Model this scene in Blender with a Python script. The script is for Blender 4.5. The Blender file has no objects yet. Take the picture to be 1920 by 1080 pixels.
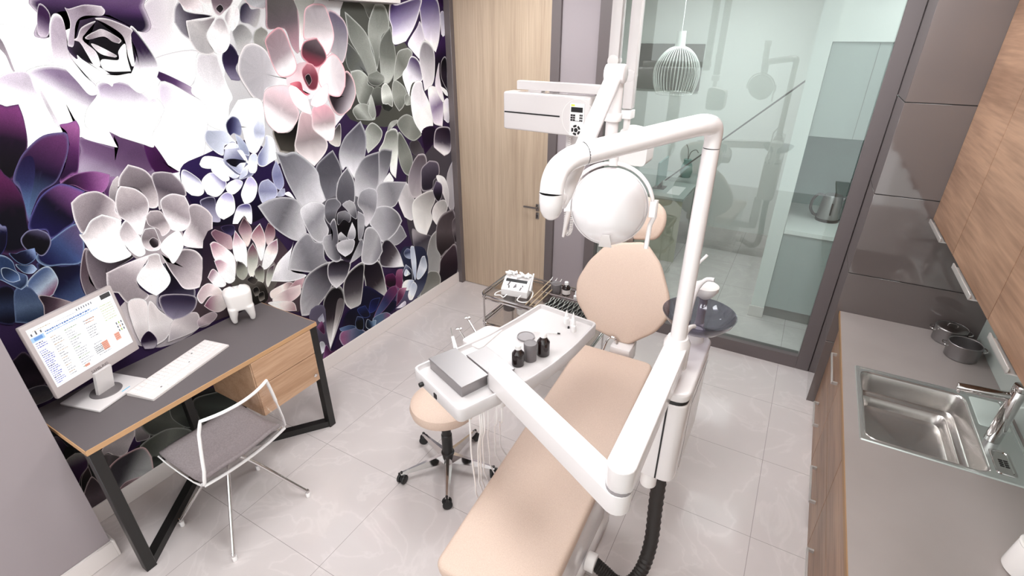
import bpy, bmesh, math, random
from mathutils import Vector, Matrix
random.seed(7)
sc = bpy.context.scene
COL = sc.collection
PI = math.pi
V = Vector

# ------------------------------------------------------------------ materials
def lin(h):
    h = h.lstrip('#')
    out = []
    for i in (0, 2, 4):
        c = int(h[i:i+2], 16)/255
        out.append(c/12.92 if c <= .04045 else ((c+.055)/1.055)**2.4)
    return out

def new_mat(name):
    m = bpy.data.materials.new(name); m.use_nodes = True
    nt = m.node_tree
    return m, nt, nt.nodes['Principled BSDF']

def plain(name, hexc, rough=.5, metal=0, coat=0, emit=None, es=0, spec=None):
    m, nt, p = new_mat(name)
    p.inputs['Base Color'].default_value = (*lin(hexc), 1)
    p.inputs['Roughness'].default_value = rough
    p.inputs['Metallic'].default_value = metal
    p.inputs['Coat Weight'].default_value = coat
    p.inputs['Coat Roughness'].default_value = .05
    if spec is not None: p.inputs['Specular IOR Level'].default_value = spec
    if emit:
        p.inputs['Emission Color'].default_value = (*lin(emit), 1)
        p.inputs['Emission Strength'].default_value = es
    return m

def N(nt, t, **kw):
    n = nt.nodes.new(t)
    for k, v in kw.items(): setattr(n, k, v)
    return n

def ramp(nt, stops):
    r = N(nt, 'ShaderNodeValToRGB')
    e = r.color_ramp.elements
    while len(e) < len(stops): e.new(.5)
    for el, (pos, hexc) in zip(e, stops):
        el.position = pos; el.color = (*lin(hexc), 1)
    return r

def mid(a, b, t):
    f = lambda h: [int(h[i:i+2], 16) for i in (1, 3, 5)]
    return '#%02x%02x%02x' % tuple(int(x+(y-x)*t) for x, y in zip(f(a), f(b)))

def wood(name, dark, light, axis='Y', rough=.45, freq=9.0, stretch=.07):
    m, nt, p = new_mat(name)
    tc = N(nt, 'ShaderNodeTexCoord'); mp = N(nt, 'ShaderNodeMapping')
    sc_ = {'X': (stretch, 1, 1), 'Y': (1, stretch, 1), 'Z': (1, 1, stretch)}[axis]
    mp.inputs['Scale'].default_value = sc_
    nt.links.new(tc.outputs['Object'], mp.inputs['Vector'])
    a = N(nt, 'ShaderNodeTexNoise'); a.inputs['Scale'].default_value = freq
    a.inputs['Detail'].default_value = 7; a.inputs['Distortion'].default_value = .9
    b = N(nt, 'ShaderNodeTexNoise'); b.inputs['Scale'].default_value = freq*9
    b.inputs['Detail'].default_value = 4
    nt.links.new(mp.outputs[0], a.inputs['Vector']); nt.links.new(mp.outputs[0], b.inputs['Vector'])
    mx = N(nt, 'ShaderNodeMix'); mx.data_type = 'FLOAT'; mx.inputs[0].default_value = .42
    nt.links.new(a.outputs[0], mx.inputs[2]); nt.links.new(b.outputs[0], mx.inputs[3])
    r = ramp(nt, [(.34, dark), (.5, mid(dark, light, .62)), (.62, light)])
    nt.links.new(mx.outputs[0], r.inputs[0]); nt.links.new(r.outputs[0], p.inputs['Base Color'])
    p.inputs['Roughness'].default_value = rough
    return m

def speckle(name, c1, c2, scale, rough, bump=0.0, lo=.4, hi=.6):
    m, nt, p = new_mat(name)
    tc = N(nt, 'ShaderNodeTexCoord'); a = N(nt, 'ShaderNodeTexNoise')
    a.inputs['Scale'].default_value = scale; a.inputs['Detail'].default_value = 5
    nt.links.new(tc.outputs['Object'], a.inputs['Vector'])
    r = ramp(nt, [(lo, c1), (hi, c2)])
    nt.links.new(a.outputs[0], r.inputs[0]); nt.links.new(r.outputs[0], p.inputs['Base Color'])
    p.inputs['Roughness'].default_value = rough
    if bump:
        bp = N(nt, 'ShaderNodeBump'); bp.inputs['Strength'].default_value = bump; bp.inputs['Distance'].default_value = .002
        nt.links.new(a.outputs[0], bp.inputs['Height']); nt.links.new(bp.outputs[0], p.inputs['Normal'])
    return m

def tile_floor():
    m, nt, p = new_mat('polished_tile')
    tc = N(nt, 'ShaderNodeTexCoord'); sx = N(nt, 'ShaderNodeSeparateXYZ')
    nt.links.new(tc.outputs['Object'], sx.inputs[0])
    def grout(out, off):
        s = N(nt, 'ShaderNodeMath', operation='SUBTRACT'); s.inputs[1].default_value = off - 57
        w = N(nt, 'ShaderNodeMath', operation='MODULO'); w.inputs[1].default_value = .57
        l = N(nt, 'ShaderNodeMath', operation='LESS_THAN'); l.inputs[1].default_value = .0026
        nt.links.new(out, s.inputs[0]); nt.links.new(s.outputs[0], w.inputs[0]); nt.links.new(w.outputs[0], l.inputs[0])
        return l
    gx = grout(sx.outputs[0], .2); gy = grout(sx.outputs[1], .298)
    mxm = N(nt, 'ShaderNodeMath', operation='MAXIMUM')
    nt.links.new(gx.outputs[0], mxm.inputs[0]); nt.links.new(gy.outputs[0], mxm.inputs[1])
    n1 = N(nt, 'ShaderNodeTexNoise'); n1.inputs['Scale'].default_value = 2.2
    n1.inputs['Detail'].default_value = 8; n1.inputs['Distortion'].default_value = 1.8
    nt.links.new(tc.outputs['Object'], n1.inputs['Vector'])
    r = ramp(nt, [(.3, '#cac1bf'), (.47, '#ccc3c1'), (.5, '#d2c9c7'), (.53, '#ccc3c1'), (.75, '#c9c0be')])
    nt.links.new(n1.outputs[0], r.inputs[0])
    mc = N(nt, 'ShaderNodeMix'); mc.data_type = 'RGBA'
    nt.links.new(mxm.outputs[0], mc.inputs[0]); nt.links.new(r.outputs[0], mc.inputs[6])
    mc.inputs[7].default_value = (*lin('#9a918f'), 1)
    nt.links.new(mc.outputs[2], p.inputs['Base Color'])
    p.inputs['Roughness'].default_value = .07
    p.inputs['Specular IOR Level'].default_value = .5
    return m

def clear(name, tint, refl=.06, rough=0.0):
    """thin clear sheet: tinted see-through plus a Fresnel reflection"""
    m = bpy.data.materials.new(name); m.use_nodes = True
    nt = m.node_tree; nt.nodes.clear()
    o = N(nt, 'ShaderNodeOutputMaterial'); t = N(nt, 'ShaderNodeBsdfTransparent'); g = N(nt, 'ShaderNodeBsdfGlossy')
    t.inputs[0].default_value = (*tint, 1); g.inputs['Roughness'].default_value = rough
    lw = N(nt, 'ShaderNodeLayerWeight'); f = N(nt, 'ShaderNodeMath', operation='POWER'); f.inputs[1].default_value = 4
    nt.links.new(lw.outputs['Facing'], f.inputs[0])
    ad = N(nt, 'ShaderNodeMath', operation='ADD'); ad.inputs[1].default_value = refl
    mx = N(nt, 'ShaderNodeMixShader')
    nt.links.new(f.outputs[0], ad.inputs[0]); nt.links.new(ad.outputs[0], mx.inputs[0])
    nt.links.new(t.outputs[0], mx.inputs[1]); nt.links.new(g.outputs[0], mx.inputs[2])
    nt.links.new(mx.outputs[0], o.inputs[0])
    return m

def vcol(name, rough=.5, emit=0.0, mottle=True):
    m, nt, p = new_mat(name)
    a = N(nt, 'ShaderNodeAttribute'); a.attribute_name = 'Col'
    src = a.outputs['Color']
    if mottle:
        tc = N(nt, 'ShaderNodeTexCoord'); n = N(nt, 'ShaderNodeTexNoise'); n.inputs['Scale'].default_value = 330
        n.inputs['Detail'].default_value = 6
        nt.links.new(tc.outputs['Object'], n.inputs['Vector'])
        mr = N(nt, 'ShaderNodeMapRange'); mr.inputs[1].default_value = .3; mr.inputs[2].default_value = .7
        mr.inputs[3].default_value = .84; mr.inputs[4].default_value = 1.12
        nt.links.new(n.outputs[0], mr.inputs[0])
        mm = N(nt, 'ShaderNodeVectorMath', operation='SCALE')
        nt.links.new(src, mm.inputs[0]); nt.links.new(mr.outputs[0], mm.inputs['Scale']); src = mm.outputs[0]
    if emit: p.inputs['Base Color'].default_value = (.05, .05, .05, 1)
    else: nt.links.new(src, p.inputs['Base Color'])
    p.inputs['Roughness'].default_value = rough
    if emit:
        nt.links.new(a.outputs['Color'], p.inputs['Emission Color']); p.inputs['Emission Strength'].default_value = emit
    return m

M = dict(
    white=plain('white_lacquer', '#dcd6d5', .2, coat=.3),
    tray=plain('tray_white', '#c6c0bf', .5),
    disc=plain('grey_disc', '#8f898a', .4),
    dome=plain('white_dome', '#dad5d5', .1, coat=1),
    plastic=plain('white_plastic', '#eae5e3', .38),
    ceramic=plain('white_ceramic', '#efe9e6', .18, coat=.4),
    bright=plain('white_rim', '#f2efee', .3),
    paint=plain('ceiling_paint', '#e9e5e3', .8),
    wallgrey=plain('grey_wall_paint', '#9a9093', .7),
    backsplash=plain('pale_glass_splashback', '#cdd6d0', .15),
    skirting=plain('skirting_white', '#e2dad7', .4),
    frame=plain('frame_grey', '#655c5c', .45),
    panel=plain('gloss_grey_panel', '#635a58', .06, coat=1),
    counter=speckle('grey_stone_top', '#958b87', '#9c928e', 2.5, .3, lo=.35, hi=.65),
    desk=plain('desk_grey_top', '#645d5e', .5),
    black=plain('black_metal', '#191716', .4),
    rubber=plain('black_rubber', '#141313', .5),
    hose=plain('ribbed_black_hose', '#26211f', .55),
    leather=speckle('beige_leatherette', '#c8af9f', '#d3bcac', 420, .6, bump=.15),
    fabric=speckle('grey_seat_pad', '#857b7c', '#8f8586', 160, .8, bump=.1),
    chrome=plain('chrome', '#d4d1d0', .08, 1),
    steel=plain('brushed_steel', '#a09c9c', .42, 1),
    dull=plain('dull_metal', '#8d8785', .3, 1),
    satin=plain('satin_handle', '#bcb6b2', .3, .4),
    brown=plain('brown_bottle', '#1d1110', .08, coat=.6),
    jar=plain('grey_plastic', '#6f696a', .35),
    slot=plain('black_slot', '#121011', .4),
    led=plain('green_led', '#b6d23c', .4, emit='#b6d23c', es=.6),
    oak_door=wood('oak_door_veneer', '#ab9580', '#c4af99', 'Z', .5, 12, .03),
    oak=wood('oak_veneer', '#6e4f3c', '#a8846b', 'Y', .42, 8, .045),
    oak_desk=wood('oak_drawer_veneer', '#a88263', '#c7a284', 'Y', .45, 14, .06),
    oak_edge=plain('oak_edging', '#c0966d', .5),
    oak_edge_dark=plain('oak_edging_brown', '#96714d', .5),
    glass=clear('green_partition_glass', (.88, .93, .915), .07),
    acrylic=clear('clear_acrylic', (.975, .968, .968), .0),
    smoke=clear('smoked_glass_bowl', (.56, .55, .61), .03),
    shelfglass=clear('smoked_shelf_glass', (.80, .77, .74), .03),
    green=plain('kitchenette_grey', '#a9b0ad', .35),
    plinth=plain('plinth_grey', '#7d7a76', .4),
    farwhite=plain('far_room_white', '#e6e7e4', .7),
    teal=plain('teal_splashback', '#7f9c97', .4),
    lamp=plain('lamp_diffuser', '#ffffff', .5, emit='#fafdff', es=20.5),
    fill_lamp_far=plain('fill_diffuser_far', '#ffffff', .5, emit='#fbffff', es=22.0),  # emission of the unseen lights added to brighten the room behind the glass
    dial=plain('dark_keys', '#1c1a1b', .35),
)
M['floor'] = tile_floor()
M['mural'] = vcol('printed_succulents', .6)
M['mural'].node_tree.nodes['Principled BSDF'].inputs['Specular IOR Level'].default_value = .15
M['screen'] = vcol('lit_screen', .3, emit=.95, mottle=False)

# ------------------------------------------------------------------ mesh builder
def catmull(pts, n=8, closed=False):
    pts = [V(p) for p in pts]
    out = []
    L = len(pts)
    rng = range(L) if closed else range(L-1)
    for i in rng:
        if closed: p0, p1, p2, p3 = pts[(i-1) % L], pts[i], pts[(i+1) % L], pts[(i+2) % L]
        else: p0, p1, p2, p3 = pts[max(i-1, 0)], pts[i], pts[i+1], pts[min(i+2, L-1)]
        for k in range(n):
            t = k/n
            out.append(.5*((2*p1)+(p2-p0)*t+(2*p0-5*p1+4*p2-p3)*t*t+(3*p1-p0-3*p2+p3)*t**3))
    if not closed: out.append(pts[-1])
    return out

class MB:
    def __init__(s): s.bm = bmesh.new()
    def _add(s, b, mat=None):
        if mat is not None: bmesh.ops.transform(b, matrix=mat, verts=b.verts)
        me = bpy.data.meshes.new('tmp'); b.to_mesh(me); b.free(); s.bm.from_mesh(me); bpy.data.meshes.remove(me)
        return s
    def box(s, a, c, bev=0, seg=2, mat=None):
        a, c = V(a), V(c); b = bmesh.new(); bmesh.ops.create_cube(b, size=1)
        d = V((abs(c[i]-a[i]) for i in range(3)))
        bmesh.ops.scale(b, vec=d, verts=b.verts); bmesh.ops.translate(b, vec=(a+c)/2, verts=b.verts)
        if bev: bmesh.ops.bevel(b, geom=b.edges[:], offset=min(bev, min(d)*.49), segments=seg, affect='EDGES', profile=.5)
        return s._add(b, mat)
    def poly(s, pts, ext, bev=0, seg=3, mat=None):
        """extrude the polygon pts along vector ext"""
        b = bmesh.new(); ext = V(ext)
        vs = [b.verts.new(V(p)) for p in pts]; f = b.faces.new(vs)
        r = bmesh.ops.extrude_face_region(b, geom=[f])
        bmesh.ops.translate(b, vec=ext, verts=[g for g in r['geom'] if isinstance(g, bmesh.types.BMVert)])
        bmesh.ops.recalc_face_normals(b, faces=b.faces)
        if bev:
            caps = [fc for fc in b.faces if len(fc.verts) == len(pts)] if len(pts) != 4 else [fc for fc in b.faces if abs(fc.normal.dot(ext.normalized())) > .99]
            es = set(e for fc in caps for e in fc.edges)
            bmesh.ops.bevel(b, geom=list(es), offset=bev, segments=seg, affect='EDGES', profile=.5, clamp_overlap=True)
        return s._add(b, mat)
    def lathe(s, prof, at=(0, 0, 0), seg=32, mat=None, axis=None):
        b = bmesh.new(); rings = []
        for r, z in prof:
            if r < 1e-6: rings.append([b.verts.new((0, 0, z))])
            else: rings.append([b.verts.new((r*math.cos(2*PI*i/seg), r*math.sin(2*PI*i/seg), z)) for i in range(seg)])
        for A, B in zip(rings, rings[1:]):
            for i in range(seg):
                j = (i+1) % seg
                q = [A[i % len(A)], A[j % len(A)], B[j % len(B)], B[i % len(B)]]
                u = []
                for v in q:
                    if v not in u: u.append(v)
                if len(u) > 2: b.faces.new(u)
        bmesh.ops.recalc_face_normals(b, faces=b.faces)
        T = Matrix.Translation(V(at))
        if axis is not None: T = T @ V((0, 0, 1)).rotation_difference(V(axis)).to_matrix().to_4x4()
        return s._add(b, T if mat is None else mat @ T)
    def cyl(s, p, q, r, r2=None, seg=24, bev=0):
        p, q = V(p), V(q); L = (q-p).length; r2 = r if r2 is None else r2
        if bev: prof = [(0, 0), (r-bev, 0), (r-bev*.3, bev*.3), (r, bev), (r2, L-bev), (r2-bev*.3, L-bev*.3), (r2-bev, L), (0, L)]
        else: prof = [(0, 0), (r, 0), (r2, L), (0, L)]
        return s.lathe(prof, p, seg, axis=(q-p).normalized())
    def tube(s, pts, r, seg=10, closed=False, caps=True, ribs=0):
        pts = [V(p) for p in pts]; n = len(pts); b = bmesh.new(); rings = []
        t0 = None; up = None
        for i, p in enumerate(pts):
            if closed: t = (pts[(i+1) % n]-pts[i-1]).normalized()
            else: t = (pts[min(i+1, n-1)]-pts[max(i-1, 0)]).normalized()
            if up is None:
                up = t.orthogonal().normalized()
            else:
                up = (t0.rotation_difference(t) @ up); up = (up-t*up.dot(t)).normalized()
            t0 = t; w = t.cross(up)
            rr = r[i] if isinstance(r, (list, tuple)) else r
            if ribs and i % 2: rr *= ribs
            rings.append([b.verts.new(p+rr*(up*math.cos(2*PI*k/seg)+w*math.sin(2*PI*k/seg))) for k in range(seg)])
        m = n if closed else n-1
        for i in range(m):
            A, B = rings[i], rings[(i+1) % n]
            for k in range(seg): b.faces.new((A[k], A[(k+1) % seg], B[(k+1) % seg], B[k]))
        if caps and not closed: b.faces.new(rings[0][::-1]); b.faces.new(rings[-1])
        bmesh.ops.recalc_face_normals(b, faces=b.faces)
        return s._add(b)
    def sphere(s, c, r, sx=1, sy=1, sz=1, seg=24):
        b = bmesh.new(); bmesh.ops.create_uvsphere(b, u_segments=seg, v_segments=seg//2, radius=r)
        bmesh.ops.scale(b, vec=(sx, sy, sz), verts=b.verts); bmesh.ops.translate(b, vec=V(c), verts=b.verts)
        return s._add(b)
    def grid(s, rows):
        b = bmesh.new(); R = [[b.verts.new(V(p)) for p in row] for row in rows]
        for A, B in zip(R, R[1:]):
            for k in range(len(A)-1): b.faces.new((A[k], A[k+1], B[k+1], B[k]))
        return s._add(b)
    def mesh(s, name, shift=None, ang=38):
        bm = s.bm
        if shift is not None: bmesh.ops.translate(bm, vec=-V(shift), verts=bm.verts)
        for f in bm.faces: f.smooth = True
        for e in bm.edges:
            if len(e.link_faces) == 2 and e.calc_face_angle(0) > math.radians(ang): e.smooth = False
        me = bpy.data.meshes.new(name); bm.to_mesh(me); bm.free(); return me

def world_base(o):
    b = V((0, 0, 0))
    while o is not None: b += V(o.location); o = o.parent
    return b

def part(name, mb, mat, parent, label=None, world=True, loc=None):
    o = bpy.data.objects.new(name, mb.mesh(name, world_base(parent) if world else None))
    o.data.materials.append(M[mat] if isinstance(mat, str) else mat); COL.objects.link(o); o.parent = parent
    if loc is not None: o.location = loc
    if label: o['label'] = label
    return o

def thing(name, label, cat, loc=(0, 0, 0), group=None):
    o = bpy.data.objects.new(name, None); COL.objects.link(o); o.location = loc
    o.empty_display_size = .05
    o['label'] = label; o['category'] = cat
    if group: o['group'] = group
    return o

def solo(name, mb, mat, label, cat, base, group=None):
    o = bpy.data.objects.new(name, mb.mesh(name, base)); o.location = base
    o.data.materials.append(M[mat]); COL.objects.link(o); o['label'] = label; o['category'] = cat
    if group: o['group'] = group
    return o

def struct(name, mb, mat, label=None, parent=None):
    o = bpy.data.objects.new(name, mb.mesh(name, world_base(parent) if parent else None)); COL.objects.link(o)
    o.data.materials.append(M[mat] if isinstance(mat, str) else mat); o.parent = parent
    if parent is None:
        o['kind'] = 'structure'
        if label: o['label'] = label
        o['category'] = name.split('_')[0]
    return o

def copy_tree(o, parent=None, loc=None, label=None):
    c = o.copy(); COL.objects.link(c); c.parent = parent
    if loc is not None: c.location = loc
    if label: c['label'] = label
    for ch in list(o.children): copy_tree(ch, c)
    return c

EXPOSURE = 0.27
WORLD = 1.75
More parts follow.
